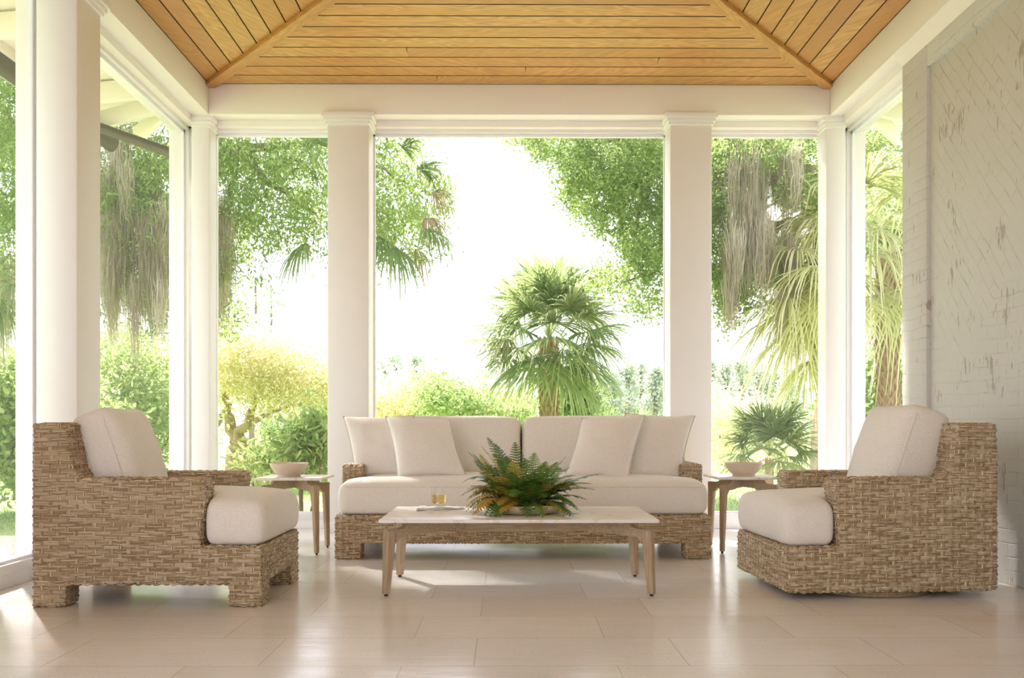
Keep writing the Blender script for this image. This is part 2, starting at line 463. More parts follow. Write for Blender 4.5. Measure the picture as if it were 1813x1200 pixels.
fl = MB(); fl.box((-2.95, Y0, -.15), (3.3, 7.72, 0)); struct(fl.build('floor', M['floor'], smooth=False))

def ceiling():
    PW, GAP, TK = .142, .004, .02
    V, Fc, UV, R = [], [], [], []
    gv, gf = [], []
    cpit = math.cos(math.atan(PITCH))
    w = PW * cpit                          # plan width of a board
    half = (XR - XL) / 2; xm = (XL + XR) / 2
    n = int(half / w) + 1
    def board(q, axis, r, flip):
        """q: four plan corners (outer edge a,b then inner edge c,d) with heights"""
        a, b, c, d = [Vector(p) for p in q]
        inn = ((c + d) / 2 - (a + b) / 2).normalized()
        al = (b - a).normalized()
        e = .0055
        o = len(V)
        lo = [a + inn * e, b + inn * e, c - inn * e, d - inn * e]
        mid = [a + inn * .001 + Vector((0, 0, .006)), b + inn * .001 + Vector((0, 0, .006)), c - inn * .001 + Vector((0, 0, .006)), d - inn * .001 + Vector((0, 0, .006))]
        top = [p + Vector((0, 0, TK)) for p in mid]
        V.extend(lo + mid + top); R.extend([r] * 12)
        f = [[0, 1, 2, 3]]
        for k in range(4):
            k2 = (k + 1) % 4
            f += [[k, 4 + k, 4 + k2, k2], [4 + k, 8 + k, 8 + k2, 4 + k2]]
        off = random.random() * 40
        for q_ in f:
            Fc.append([o + i for i in q_])
            for i in q_:
                p = (lo + mid + top)[i]
                UV.append(((p - a).dot(al) + off, (p - a).dot(inn)))
    rs = np.random.default_rng(3)
    def cut(A, B, C, D, axis):
        """split a run of boards at random butt joints"""
        L = (B - A).length
        cuts = [0.0]
        if L > 3.4 and rs.random() < .6: cuts.append(rs.uniform(.25, .75))
        cuts.append(1.0)
        for s0, s1 in zip(cuts, cuts[1:]):
            g = .0012 / max(L, .1)
            a0, a1 = (s0 + (g if s0 else 0)), (s1 - (g if s1 < 1 else 0))
            # straight cut across the board
            def on(P0, P1, Q, along):
                return None
            pa, pb = A.lerp(B, a0), A.lerp(B, a1)
            if s0 > 0: d0 = D + (C - D) * (((pa - D).dot((C - D).normalized())) / max((C - D).length, 1e-6))
            else: d0 = D
            if s1 < 1: c0 = D + (C - D) * (((pb - D).dot((C - D).normalized())) / max((C - D).length, 1e-6))
            else: c0 = C
            board((pa, pb, c0, d0), axis, float(rs.random()), False)
    for i in range(n):
        t0, t1 = i * w, min((i + 1) * w, half)
        z0, z1 = ZC + PITCH * t0, ZC + PITCH * t1
        # end slope over the back wall
        cut(Vector((XL + t0, YB - t0, z0)), Vector((XR - t0, YB - t0, z0)), Vector((XR - t1, YB - t1, z1)), Vector((XL + t1, YB - t1, z1)), 'x')
        # left and right slopes
        cut(Vector((XL + t0, Y0, z0)), Vector((XL + t0, YB - t0, z0)), Vector((XL + t1, YB - t1, z1)), Vector((XL + t1, Y0, z1)), 'y')
        cut(Vector((XR - t0, YB - t0, z0)), Vector((XR - t0, Y0, z0)), Vector((XR - t1, Y0, z1)), Vector((XR - t1, YB - t1, z1)), 'y')
    me = np_mesh('ceiling', np.array([tuple(v) for v in V]), np.array(Fc), False, np.array(UV), {'rnd': R})
    c = struct(obj('ceiling', me, M['plank'])); me.materials.append(M['groove'])
    mi = np.array([0, 1, 1, 1, 1, 1, 1, 1, 1] * (len(Fc) // 9), np.int32); me.polygons.foreach_set('material_index', mi)
    # roof deck above the boards
    zt = ZC + PITCH * half + .03; ym = YB - half
    e = .3
    A = [(XL - e, Y0, ZC - PITCH * e + .03), (xm, Y0, zt), (XR + e, Y0, ZC - PITCH * e + .03), (XR + e, YB + e, ZC - PITCH * e + .03), (XL - e, YB + e, ZC - PITCH * e + .03), (xm, ym, zt)]
    V2 = A + [(x, y, z + .12) for x, y, z in A]
    q = [[0, 1, 5, 4], [1, 2, 3, 5], [6, 7, 11, 10], [7, 8, 9, 11]]
    for a, b in ((0, 1), (1, 2), (2, 3), (3, 4), (4, 0)): q.append([a, b, b + 6, a + 6])
    deck = np_mesh('roof_deck', np.array(V2), [np.array(q), np.array([[5, 3, 4], [11, 9, 10]])], False)
    obj('roof_deck', deck, M['groove'], c)
ceiling()
# hip battens
for k, (x0, sx) in enumerate(((XL, 1), (XR, -1))):
    half = (XR - XL) / 2
    b = MB()
    p = Vector((x0 + sx * .0, YB - .0, ZC - .012)); q = Vector((x0 + sx * half, YB - half, ZC + PITCH * half - .012))
    b.obox(p, q, .085, .05, .006)
    me = b.mesh('trim', True, 30)
    Vv = np.array([v.co for v in me.vertices]); d = np.array((q - p).normalized()); sd = np.array(((q - p).normalized()).cross(Vector((0, 0, 1))))
    l = me.uv_layers.new(name='UVMap'); rel = Vv - np.array(p)
    li = np.zeros(len(me.loops), np.int32); me.loops.foreach_get('vertex_index', li)
    l.data.foreach_set('uv', np.stack([(rel @ d)[li] + k * 5, (rel @ sd)[li] + rel[li, 2]], 1).astype(np.float32).ravel())
    at = me.attributes.new('rnd', 'FLOAT', 'POINT'); at.data.foreach_set('value', np.full(len(me.vertices), .3 + .1 * k, np.float32))
    struct(obj('trim_%d' % (k + 1), me, M['plank']))

# beams (walls above the windows)
b = MB()
b.box((XL, YB, ZS), (XR, YB + .16, ZC + .0), .003)
b.box((XL - .25, YB + .15, ZS - .05), (XR + .25, WB + .06, ZC - .02), .003)
struct(b.build('wall_back', M['paint_beam']))
b = MB()
b.box((XL - .16, Y0, ZS), (XL, YB + .16, ZC), .003)
b.box((WL - .06, Y0, ZS - .05), (XL - .15, YB + .2, ZC - .02), .003)
b.box((WL - .06, 2.0, 0), (WL + .03, 4.66, ZS), .003)  # unseen solid stretch, added to cut light on the near column
struct(b.build('wall_left', M['paint_beam']))
b = MB()
b.box((XR, Y0, ZS), (XR + .13, YB + .16, ZC), .003)
b.box((XR + .12, 6.05, ZS - .05), (WR + .06, YB + .2, ZC - .02), .003)
bw = b.build('beam', M['paint_beam'])
w = MB()
XW = 2.70
w.box((XW, 5.80, 0), (XW + .45, 6.16, ZC - .05), .012)          # return pier
w.box((XW, Y0, 3.17), (XW + .45, 5.80, ZC - .05), .012)        # soldier course band
w.box((XW + .026, Y0, 0), (XW + .45, 5.82, 3.19), .004)         # recessed field
ww = struct(w.build('wall_right', M['brick'])); bw.parent = ww
# small cove under the right beam
b = MB(); b.prism([(XR + .004, ZS + .001), (XR + .03, ZS - .025), (XW, ZS - .075), (XW, ZS + .02), (XR + .004, ZS + .02)], 'y', Y0, 6.15)
cv = b.build('cove', M['paint_beam'], ww)

# columns with square capitals
def column(x0, x1, y0, y1, cap=True, faces=('x0', 'x1', 'y0')):
    m = MB()
    m.box((x0, y0, 0), (x1, y1, ZS - .02), .012)
    o = m.build('column', M['paint'])
    struct(o)
    c = MB()
    a = .03
    def ring(e, z0, z1, bv=.003):
        c.box((x0 - (e if 'x0' in faces else -.001), y0 - (e if 'y0' in faces else -.001), z0), (x1 + (e if 'x1' in faces else -.001), y1 + (e if 'y1' in faces else 0), z1), bv)
    ring(.042, ZS - .033, ZS + .008); ring(.028, ZS - .062, ZS - .032, .006); ring(.014, ZS - .086, ZS - .061, .005)
    c.build('capital', M['paint'], o)
    return o
def skirting(o, x0, x1, y0, y1):
    m = MB(); e = .016
    m.box((x0 - e, y0 - e, 0), (x1 + e, y1, .085), .004); m.build('plinth', M['paint'], o)
c1 = PY(580, 500, YB).x, PY(653.5, 500, YB).x
c2 = PY(1186, 500, YB).x, PY(1260, 500, YB).x
for a, bx in (c1, c2):
    o = column(a, bx, YB - .012, WB - .02); skirting(o, a, bx, YB - .012, WB - .02)
# corner posts
o = column(PY(340, 500, 7.42).x, PY(372, 500, 7.42).x, 7.40, WB - .0, faces=('x1', 'y0')); 
o = column(PY(1461, 500, 7.42).x, PY(1496, 500, 7.42).x, 7.40, WB - .0, faces=('x0', 'y0'))
# left wall column: inner face seen between px 137 and 177
yl0, yl1 = 5.10, 5.40
o = column(WL + .03, XL - .002, yl0, yl1, faces=('y0', 'y1', 'x1'))

# windows: casing + white screen track + screen + sill
def window(n, axis, plane, a0, a1, z0=.075, z1=ZS - .05, out=1, far=True):
    """axis 'x': window in the plane y = plane running along x; 'y': in the plane x = plane"""
    e = struct(empty('window_%d' % n))
    def bx(m, p0, p1, d0, d1, zz0, zz1, bv=.003):
        d0, d1 = sorted((d0, d1))
        if axis == 'x': m.box((p0, d0, zz0), (p1, d1, zz1), bv)
        else: m.box((d0, p0, zz0), (d1, p1, zz1), bv)
    s = out
    m = MB()   # timber casing
    for q0, q1 in ((a0 - .06, a0 + .03), (a1 - .03, a1 + .06)): bx(m, q0, q1, plane - s * .045, plane + s * .10, 0, z1 + .03)
    bx(m, a0, a1, plane - s * .045, plane + s * .10, z1 - .025, z1 + .03)
    m.build('casing', M['paint'], e)
    m = MB()   # aluminium screen track
    for q0, q1 in ((a0 + .03, a0 + .056), (a1 - .056, a1 - .03)): bx(m, q0, q1, plane - s * .012, plane + s * .012, z0 + .05, z1 - .025, .002)
    bx(m, a0 + .03, a1 - .03, plane - s * .012, plane + s * .012, z1 - .05, z1 - .025, .002)
    bx(m, a0 + .03, a1 - .03, plane - s * .012, plane + s * .012, z0 + .045, z0 + .068, .002)
    for zz in np.arange(z0 + .2, z1 - .1, .42):
        for q in (a0 + .043, a1 - .043):
            bx(m, q - .004, q + .004, plane - s * .015, plane - s * .011, zz - .004, zz + .004, 0)
    m.build('window_frame', M['alu'], e)
    m = MB()
    bx(m, a0 + .055, a1 - .055, plane - .001, plane + .001, z0 + .066, z1 - .05, 0)
    m.build('window_screen', M['screen'], e, False)
    m = MB()
    bx(m, a0 - .02, a1 + .02, plane - s * .035, plane + s * .12, z0, z0 + .05, .004)
    m.build('window_sill', M['paint'], e)
    return e
LB = [(PY(372, 500, WB).x, c1[0] + .01), (c1[1] - .01, c2[0] + .01), (c2[1] - .01, PY(1461, 500, WB).x)]
x_l = PY(386, 500, WB).x - .058; x_r = PY(1449.5, 500, WB).x + .058
g1 = PY(662.5, 500, WB).x - .056 + .012; g2 = PY(1177, 500, WB).x + .056 - .012
window(1, 'x', WB, x_l, c1[0] + .03)
window(2, 'x', WB, g1, g2)
window(3, 'x', WB, c2[1] - .03, x_r)
window(4, 'y', WL, yl1 - .04, WB - .06, out=-1)
window(5, 'y', WL, 4.63, yl0 + .06, out=-1)
window(6, 'y', WR, 6.13, WB - .06, out=1)
m = MB(); m.box((.6, Y0 - .12, 0), (XW + .45, Y0, ZC + .3), .003); struct(m.build('wall_front', M['paint']))  # unseen wall behind the camera, left side kept open to admit fill light
# baseboards under the sills
def base(name, a, b):
    m = MB(); m.box(a, b, .004); struct(m.build(name, M['paint']))
base('baseboard_back', (XL - .25, WB - .03, 0), (XR + .25, WB + .06, .08))
base('baseboard_left', (WL - .06, Y0, 0), (WL + .03, WB, .08))
base('baseboard_right', (WR - .03, 6.15, 0), (WR + .06, WB, .08))

# outer posts seen through the screens
def post(x, y, sx, sy):
    m = MB(); m.box((x - sx, y - sy, -.3), (x + sx, y + sy, ZS + .02), .004)
    o = struct(m.build('porch_post', M['paint']))
    c = MB(); c.box((x - sx - .02, y - sy - .02, ZS - .06), (x + sx + .02, y + sy + .02, ZS - .015), .006); c.build('capital', M['paint'], o)
post(-2.775, 7.62, .04, .07)
post(-2.772, 5.33, .0275, .10)
post(2.965, 7.63, .045, .07)

# eaves outside: soffit, rafter tails, gutter, downspout
def eave(sx, xw, y0, y1, gut):
    e = struct(empty('eave'))
    xo = xw + sx * .86
    m = MB(); m.prism([(xw - sx * .1, ZC + .06), (xo, ZC - .02), (xo, ZC + .01), (xw - sx * .1, ZC + .09)] if sx > 0 else [(xw + .1, ZC + .06), (xw + .1, ZC + .09), (xo, ZC + .01), (xo, ZC - .02)], 'y', y0, y1)
    m.build('soffit', M['eave'], e, False)
    for y in np.arange(y1 - .95, y0, -.62):
        m = MB(); m.obox((xw, y, ZC - .04), (xo - sx * .06, y, ZC - .115), .06, .16, .004); m.build('rafter', M['eave'], e)
    for dx, dy in ((.62, .62), (.16, .80), (.75, .2)):
        m = MB(); m.obox((xw + sx * .02, YB + .25, ZC - .04), (xw + sx * dx, YB + .25 + dy, ZC - .15), .05, .15, .004); m.build('rafter', M['eave'], e)
    m = MB(); m.box((min(xo, xo + sx * .03), y0, ZC - .09), (max(xo, xo + sx * .03), y1, ZC + .02), .003); m.build('fascia', M['eave'], e)
    m = MB(); m.box((min(xw - sx * .05, xw + sx * .04), y0, ZS + .02), (max(xw - sx * .05, xw + sx * .04), YB + .35, ZS + .13), .004); m.build('frieze', M['eave'], e)
    if gut:
        g = MB(); pr = [(xo + sx * (.035 + .075 - .075 * math.cos(a)), ZC - .085 - .12 * math.sin(a)) for a in np.linspace(0, math.pi, 9)]
        g.prism(pr if sx < 0 else pr, 'y', y0, y1 + .25)
        g.build('gutter', M['bronze'], e)
        g = MB()
        g.tube([(xo + sx * .10, 7.66, ZC - .16), (xo + sx * .08, 7.66, ZC - .195), (xo - sx * .02, 7.66, ZC - .20), (xw + sx * .08, 7.66, ZC - .47), (xw + sx * .03, 7.66, ZC - .53), (xw + sx * .03, 7.66, 1.2), (xw + sx * .03, 7.66, -.3)], .042, 14)
        g.build('downspout', M['bronze'], e)
    return e
eave(-1, WL - .06, 1.0, 8.25, True)
eave(1, WR + .06, 5.4, 8.25, False)
# ------------------------------------------------------------------ furniture helpers
def remesh(me, vox):
    o = bpy.data.objects.new('tmp', me); COL.objects.link(o)
    md = o.modifiers.new('r', 'REMESH'); md.mode = 'VOXEL'; md.voxel_size = vox; md.use_smooth_shade = True
    dg = bpy.context.evaluated_depsgraph_get()
    m2 = bpy.data.meshes.new_from_object(o.evaluated_get(dg))
    bpy.data.objects.remove(o); bpy.data.meshes.remove(me)
    return m2

def smooth_np(V, E, it, lam=.5):
    n = len(V)
    deg = np.bincount(E.ravel(), minlength=n)[:, None].clip(1)
    for _ in range(it):
        A = np.empty_like(V)
        for k in range(3):
            A[:, k] = np.bincount(E[:, 0], V[E[:, 1], k], n) + np.bincount(E[:, 1], V[E[:, 0], k], n)
        V = V + lam * (A / deg - V)
    return V

def arrays(me):
    V = np.zeros(len(me.vertices) * 3, np.float32); me.vertices.foreach_get('co', V)
    E = np.zeros(len(me.edges) * 2, np.int32); me.edges.foreach_get('vertices', E)
    return V.reshape(-1, 3).astype(np.float64), E.reshape(-1, 2)

def vnormals(me):
    N = np.zeros(len(me.vertices) * 3, np.float32); me.vertex_normals.foreach_get('vector', N)
    return N.reshape(-1, 3).astype(np.float64)

def weave_uv(C, N):
    a = np.abs(N)
    top = (a[:, 2] > np.maximum(a[:, 0], a[:, 1]))
    side = (~top) & (a[:, 1] >= a[:, 0])
    u = np.where(top | side, C[:, 0], C[:, 1] + .013)
    v = np.where(top, C[:, 1] + .004, C[:, 2])
    return u, v

def weave_h(u, v):
    a = u / WC; b = v / WP
    col = np.floor(a + .5); du = a - col; row = np.floor(b); dv = b - row
    par = np.mod(col + row + 400, 2)
    hb = -np.cos(np.pi * (a + row)) * .85 * (1 - .5 * np.abs(2 * dv - 1) ** 2) - .42 * np.abs(2 * dv - 1) ** 3
    stake = (np.abs(du) < .23) & (par < .5)
    hs = np.sin(np.pi * dv) * .55 - .15
    return np.where(stake, np.maximum(hs, hb), hb)

def wicker(name, mb, parent, vox=.0046, it=15, amp=.0088, mat=None):
    me = remesh(mb.mesh(name), vox)
    V, E = arrays(me)
    V = smooth_np(V, E, it)
    me.vertices.foreach_set('co', V.astype(np.float32).ravel()); me.update()
    N = vnormals(me)
    Ns = smooth_np(N, E, 2)
    u, v = weave_uv(V, N)
    jit = .0025 * np.sin(u * 9 + v * 31) + .002 * np.sin(v * 17 - u * 23)
    h = weave_h(u + jit, v + .0012 * np.sin(u * 13 + v * 3))
    W = V + N * (h * amp)[:, None]
    # per-corner uv from the face's main direction (before relief)
    nf = len(me.polygons); lt = np.zeros(nf, np.int32); me.polygons.foreach_get('loop_total', lt)
    fn = np.zeros(nf * 3, np.float32); me.polygons.foreach_get('normal', fn); fn = fn.reshape(-1, 3).astype(np.float64)
    li = np.zeros(len(me.loops), np.int32); me.loops.foreach_get('vertex_index', li)
    fl_n = np.repeat(fn, lt, axis=0)
    cu, cvv = weave_uv(V[li], fl_n)
    cu = cu + jit[li]; cvv = cvv + (.0012 * np.sin(u * 13 + v * 3))[li]
    me.vertices.foreach_set('co', W.astype(np.float32).ravel())
    l = me.uv_layers.new(name='UVMap'); l.data.foreach_set('uv', np.stack([cu, cvv], 1).astype(np.float32).ravel())
    me.polygons.foreach_set('use_smooth', np.ones(nf, bool))
    me.update()
    me.name = name
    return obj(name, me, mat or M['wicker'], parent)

def soft(name, mb, parent, vox=.014, it=14, fn=None, mat=None, wrinkle=.0):
    """upholstery: boxes fused, rounded, then shaped by fn(V)"""
    me = remesh(mb.mesh(name), vox)
    V, E = arrays(me); V = smooth_np(V, E, it)
    if fn is not None: V = fn(V)
    V = smooth_np(V, E, 3)
    me.vertices.foreach_set('co', V.astype(np.float32).ravel()); me.update()
    if wrinkle:
        N = vnormals(me)
        w = np.sin(V[:, 0] * 31 + 5 * np.sin(V[:, 1] * 7) + V[:, 2] * 9) * np.sin(V[:, 1] * 23 + 4 * np.sin(V[:, 2] * 13)) 
        V = V + N * (w * wrinkle)[:, None]
        me.vertices.foreach_set('co', V.astype(np.float32).ravel()); me.update()
    me.polygons.foreach_set('use_smooth', np.ones(len(me.polygons), bool))
    me.name = name
    return obj(name, me, mat or M['fabric'], parent)

def clip01(x): return np.clip(x, 0, 1)

# ------------------------------------------------------------------ lounge chairs (local +x = front)
def chair(root, D, W, zb0, zb1, arm_x, arm_z, top_z, back_top, back_low, swivel, hc=.47, tc=.19):
    hx, hy = D / 2, W / 2
    AT = .135
    m = MB()
    m.box((-hx, -hy, zb0), (hx, hy, zb1), .01)
    for s in (-1, 1):
        y0, y1 = sorted((s * hy, s * (hy - AT)))
        m.prism([(-hx, zb0 + .02), (arm_x - .03, zb0 + .02), (arm_x - .025, zb1 + .05), (arm_x, arm_z - .03), (arm_x - .012, arm_z), (-hx + .02, arm_z)], 'y', y0, y1)
    m.prism([(-hx, zb0 + .02), (-hx + .004, top_z), (-hx + back_top, top_z), (-hx + back_top + (back_low - back_top) * .35, arm_z + .13), (-hx + back_low * .86, arm_z + .045), (-hx + back_low, arm_z), (-hx + back_low, zb0 + .02)], 'y', -hy, hy)
    wicker('frame', m, root)
    if not swivel:
        for sx in (-1, 1):
            for sy in (-1, 1):
                l = MB()
                x0, x1 = sorted((sx * hx, sx * (hx - .155))); y0, y1 = sorted((sy * hy, sy * (hy - .155)))
                l.box((x0, y0, .001), (x1, y1, zb0 + .012), .01)
                wicker('leg', l, root, it=11)
    # seat cushion, wider in front of the arms
    iw = hy - AT - .008
    cz0, cz1 = zb1 - .002, zb1 + .205
    m = MB()
    m.box((arm_x - .015, -hy + .012, cz0), (hx + .006, hy - .012, cz1), .03)
    m.box((-hx + back_low - .02, -iw, cz0), (arm_x + .05, iw, cz1), .03)
    def crown(V):
        V = V.copy()
        k = clip01((V[:, 2] - cz0) / (cz1 - cz0))
        yy = clip01(1 - (V[:, 1] / (hy + .01)) ** 2); xx = clip01(1 - ((V[:, 0] - .12) / (hx + .02 - .1)) ** 2)
        V[:, 2] += k ** 3 * .055 * np.sqrt(yy) * np.sqrt(xx)
        fr = clip01((V[:, 0] - (hx - .12)) / .12)
        V[:, 0] += fr * .020 * np.sin(np.pi * k) * clip01(yy * 1.5)
        sd = clip01((np.abs(V[:, 1]) - (hy - .1)) / .1) * (V[:, 0] > arm_x - .02)
        V[:, 1] += np.sign(V[:, 1]) * sd * .012 * np.sin(np.pi * k)
        return V
    soft('seat_cushion', m, root, fn=crown, wrinkle=.0012)
    # back cushion
    wc = iw * 2 - .015
    m = MB(); m.box((-tc / 2, -wc / 2, 0), (tc / 2, wc / 2, hc), .04)
    def puff(V):
        V = V.copy()
        yy = clip01(1 - (V[:, 1] / (wc / 2 + .01)) ** 2); zz = clip01(1 - ((V[:, 2] - hc / 2) / (hc / 2 + .01)) ** 2)
        V[:, 0] += np.sign(V[:, 0]) * .055 * np.sqrt(yy * zz)
        pin = 1 - .05 * clip01(np.abs(V[:, 0]) / (tc / 2))
        V[:, 2] += .010 * clip01((V[:, 2] - hc * .6) / (hc * .4)) * (np.abs(V[:, 1]) / (wc / 2)) ** 3
        V[:, 2] -= .006 * clip01((V[:, 2] - hc * .6) / (hc * .4)) * yy * (V[:, 0] / tc + .5)
        return V
    o = soft('back_cushion', m, root, fn=puff, wrinkle=.0022)
    tilt = math.radians(-19)
    o.rotation_euler = (0, tilt, 0)
    o.location = (-hx + back_low + tc / 2 + .02 + (.02 if swivel else 0), 0, cz1 - .005)
    # welt seams of the back cushion, laid on its surface
    Vc = np.zeros(len(o.data.vertices) * 3, np.float32); o.data.vertices.foreach_get('co', Vc); Vc = Vc.reshape(-1, 3)
    Nc = vnormals(o.data)
    for sx in (-1, 1):
        for sy in (-1, 1):
            b = MB()
            run = []
            for zz in np.linspace(.05, hc - .05, 22):
                t_ = np.array((sx * (tc / 2 - .028), sy * (wc / 2 + .02), zz))
                d_ = ((Vc - t_) ** 2 * np.array((3, .15, 1))).sum(1); k_ = int(d_.argmin())
                run.append(np.array((t_[0] * .75 + Vc[k_][0] * .25, Vc[k_][1] + Nc[k_][1] * .0006, zz)))
            run = np.array(run)
            for _ in range(3): run[1:-1] = (run[:-2] + 2 * run[1:-1] + run[2:]) / 4
            b.tube([tuple(p) for p in run], .0018, 5)
            b.build('seam', M['piping'], o)
    return root

rl = empty('wicker_armchair', (P(57, 1075, 4.28).x + 1.083 / 2 + .0, 4.28 + .385 + .012, 0))
tag(rl, 'brown woven wicker armchair on four block feet with cream cushions, by the left windows', 'armchair')
chair(rl, 1.083, .77, .106, .288, 1.083 / 2 - .262, .609, .871, .150, .225, False)
cr = math.radians(3.6)
rr = empty('swivel_armchair', (1.90, 4.875, 0), math.pi + cr)
tag(rr, 'woven wicker swivel armchair without feet, round plinth below, beside the painted brick wall', 'armchair')
chair(rr, 1.074, .80, .036, .262, 1.074 / 2 - .232, .60, .871, .205, .265, True, .515, .215)
m = MB(); m.lathe([(0, .0), (.36, .0), (.37, .004), (.37, .034), (.36, .042), (0, .042)], 72)
obj('swivel_plinth', m.mesh('swivel_plinth'), wood_mat('plinth_ribs', (.17, .12, .06), (.36, .27, .16), 1.0, 2), rr)

# ------------------------------------------------------------------ sofa
SX0, SX1, SY0, SD = -1.142, 1.288, 5.83, 1.085
sroot = empty('wicker_sofa', ((SX0 + SX1) / 2 + .034, SY0 + SD / 2, 0), math.radians(-90))
tag(sroot, 'wicker sofa with one long cream seat cushion, standing between the two window columns', 'sofa')
def sofa(root):
    W = SX1 - SX0; D = SD; hx, hy = D / 2, W / 2      # local +x = front (towards camera), y along the sofa
    zb0, zb1, az, tz = .102, .284, .600, .868
    arm_x = hx - .262; AT = .145; bl, bt = .225, .15
    m = MB(); m.box((-hx, -hy, zb0), (hx, hy, zb1), .01)
    for s in (-1, 1):
        y0, y1 = sorted((s * hy, s * (hy - AT)))
        m.prism([(-hx, zb0 + .02), (arm_x - .03, zb0 + .02), (arm_x - .025, zb1 + .05), (arm_x, az - .03), (arm_x - .012, az), (-hx + .02, az)], 'y', y0, y1)
    m.prism([(-hx, zb0 + .02), (-hx + .004, tz), (-hx + bt, tz), (-hx + bt + .03, az + .13), (-hx + bl * .86, az + .045), (-hx + bl, az), (-hx + bl, zb0 + .02)], 'y', -hy + .0, hy - .0)
    wicker('frame', m, root, vox=.0058, it=11)
    for sx in (-1, 1):
        for sy in (-1, 1):
            l = MB()
            x0, x1 = sorted((sx * hx, sx * (hx - .165))); y0, y1 = sorted((sy * hy, sy * (hy - .165)))
            l.box((x0, y0, .001), (x1, y1, zb0 + .012), .01)
            wicker('leg', l, root, it=11)
    iw = hy - AT - .008
    cz0, cz1 = zb1 - .002, zb1 + .205
    m = MB()
    m.box((arm_x - .015, -hy + .022, cz0), (hx - .0, hy - .022, cz1), .03)
    m.box((-hx + bl - .02, -iw, cz0), (arm_x + .05, iw, cz1), .03)
    def crown(V):
        V = V.copy(); k = clip01((V[:, 2] - cz0) / (cz1 - cz0))
        yy = clip01(1 - (V[:, 1] / (hy)) ** 6); xx = clip01(1 - ((V[:, 0] - .12) / (hx - .1)) ** 2)
        V[:, 2] += k ** 3 * .05 * np.sqrt(yy) * np.sqrt(xx)
        fr = clip01((V[:, 0] - (hx - .12)) / .12)
        V[:, 0] += fr * .015 * np.sin(np.pi * k) * yy
        sd = clip01((np.abs(V[:, 1]) - (hy - .1)) / .1) * (V[:, 0] > arm_x - .02)
        V[:, 1] += np.sign(V[:, 1]) * sd * .018 * np.sin(np.pi * k)
        return V
    soft('seat_cushion', m, root, vox=.016, fn=crown, wrinkle=.001)
    b = MB(); zz = cz1 - .022
    pts = [(hx + .0125, y, zz) for y in np.linspace(-hy + .07, hy - .07, 24)]
    b.tube(pts, .0016, 5); b.build('seam', M['piping'], root)
    # two back cushions
    hc, tc = .445, .20
    for k, (ya, yb) in enumerate(((-iw + .0, -.006), (.006, iw - .0))):
        wc = yb - ya
        m = MB(); m.box((-tc / 2, -wc / 2, 0), (tc / 2, wc / 2, hc), .03)
        def puff(V):
            V = V.copy()
            yy = clip01(1 - (V[:, 1] / (wc / 2 + .005)) ** 4); z2 = clip01(1 - ((V[:, 2] - hc / 2) / (hc / 2 + .01)) ** 2)
            V[:, 0] += np.sign(V[:, 0]) * .045 * np.sqrt(yy * z2)
            V[:, 2] += .012 * clip01((V[:, 2] - hc * .7) / (hc * .3)) * (yy)
            return V
        o = soft('back_cushion', m, root, vox=.016, it=7, fn=puff, wrinkle=.0012)
        o.rotation_euler = (0, math.radians(-14), 0)
        o.location = (-hx + bl + .095, (ya + yb) / 2, cz1 - .012)
sofa(sroot)

# ------------------------------------------------------------------ throw pillows: four corners in space, puffed
def pillow(label, TL, TR, BR, BL, T=.085, grp='throw pillows on the sofa'):
    n = 36
    g = np.linspace(-1, 1, n)
    U, Vv = np.meshgrid(g, g)
    TL, TR, BR, BL = [np.array(p) for p in (TL, TR, BR, BL)]
    def pos(u, v):
        su = u * (1 - .075 * (1 - v * v) ); sv = v * (1 - .075 * (1 - u * u))
        a = (su + 1) / 2; b = (sv + 1) / 2
        a = a[..., None]; b = b[..., None]
        return (BL * (1 - a) + BR * a) * (1 - b) + (TL * (1 - a) + TR * a) * b
    nrm = np.cross(TR - TL, BL - TL); nrm = nrm / np.linalg.norm(nrm)
    if nrm[1] > 0: nrm = -nrm
    th = T * ((1 - U ** 2).clip(0) ** .5 * (1 - Vv ** 2).clip(0) ** .5) ** .8
    base = pos(U, Vv)
    wr = .003 * np.sin(U * 7 + Vv * 3) * np.sin(Vv * 6 - U * 2) * (th / T)
    A = base + nrm * (th + wr)[..., None]; B = base - nrm * th[..., None] * .9
    idx = np.arange(n * n).reshape(n, n)
    q = np.stack([idx[:-1, :-1], idx[:-1, 1:], idx[1:, 1:], idx[1:, :-1]], -1).reshape(-1, 4)
    V = np.concatenate([A.reshape(-1, 3), B.reshape(-1, 3)])
    ctr = V.mean(0)
    lowz = V[:, 2].min(); org = np.array((ctr[0], ctr[1], lowz))
    root = empty('throw_pillow', tuple(org))
    tag(root, label, 'pillow', grp)
    me = np_mesh('pillow_body', V - org, [q, q[:, ::-1] + n * n])
    bm = bmesh.new(); bm.from_mesh(me); bmesh.ops.remove_doubles(bm, verts=bm.verts[:], dist=.0008); bmesh.ops.recalc_face_normals(bm, faces=bm.faces[:]); bm.to_mesh(me); bm.free()
    for p in me.polygons: p.use_smooth = True
    obj('pillow_body', me, M['pillow'], root)
    edge = [base[0, i] for i in range(n)] + [base[i, -1] for i in range(1, n)] + [base[-1, i] for i in range(n - 2, -1, -1)] + [base[i, 0] for i in range(n - 2, -1, -1)]
    b = MB(); b.tube([tuple(p - org) for p in edge], .0045, 6); b.build('piping', M['piping'], root)
    return root
DB, DT = 6.10, 6.36
pillow('cream throw pillow at the left end of the sofa, behind another pillow', P(607, 737, 6.40), P(733, 735, 6.45), P(738, 848, 6.22), P(629, 846, 6.17))
pillow('cream throw pillow leaning in front of another at the left side of the sofa', P(682, 737, 6.27), P(796, 742, 6.33), P(826, 845, 6.06), P(704, 847, 6.0))
pillow('ivory throw pillow leaning to the left, in front at the right side of the sofa', P(1030, 740, 6.33), P(1143, 736, 6.25), P(1111, 852, 5.98), P(999, 847, 6.06))
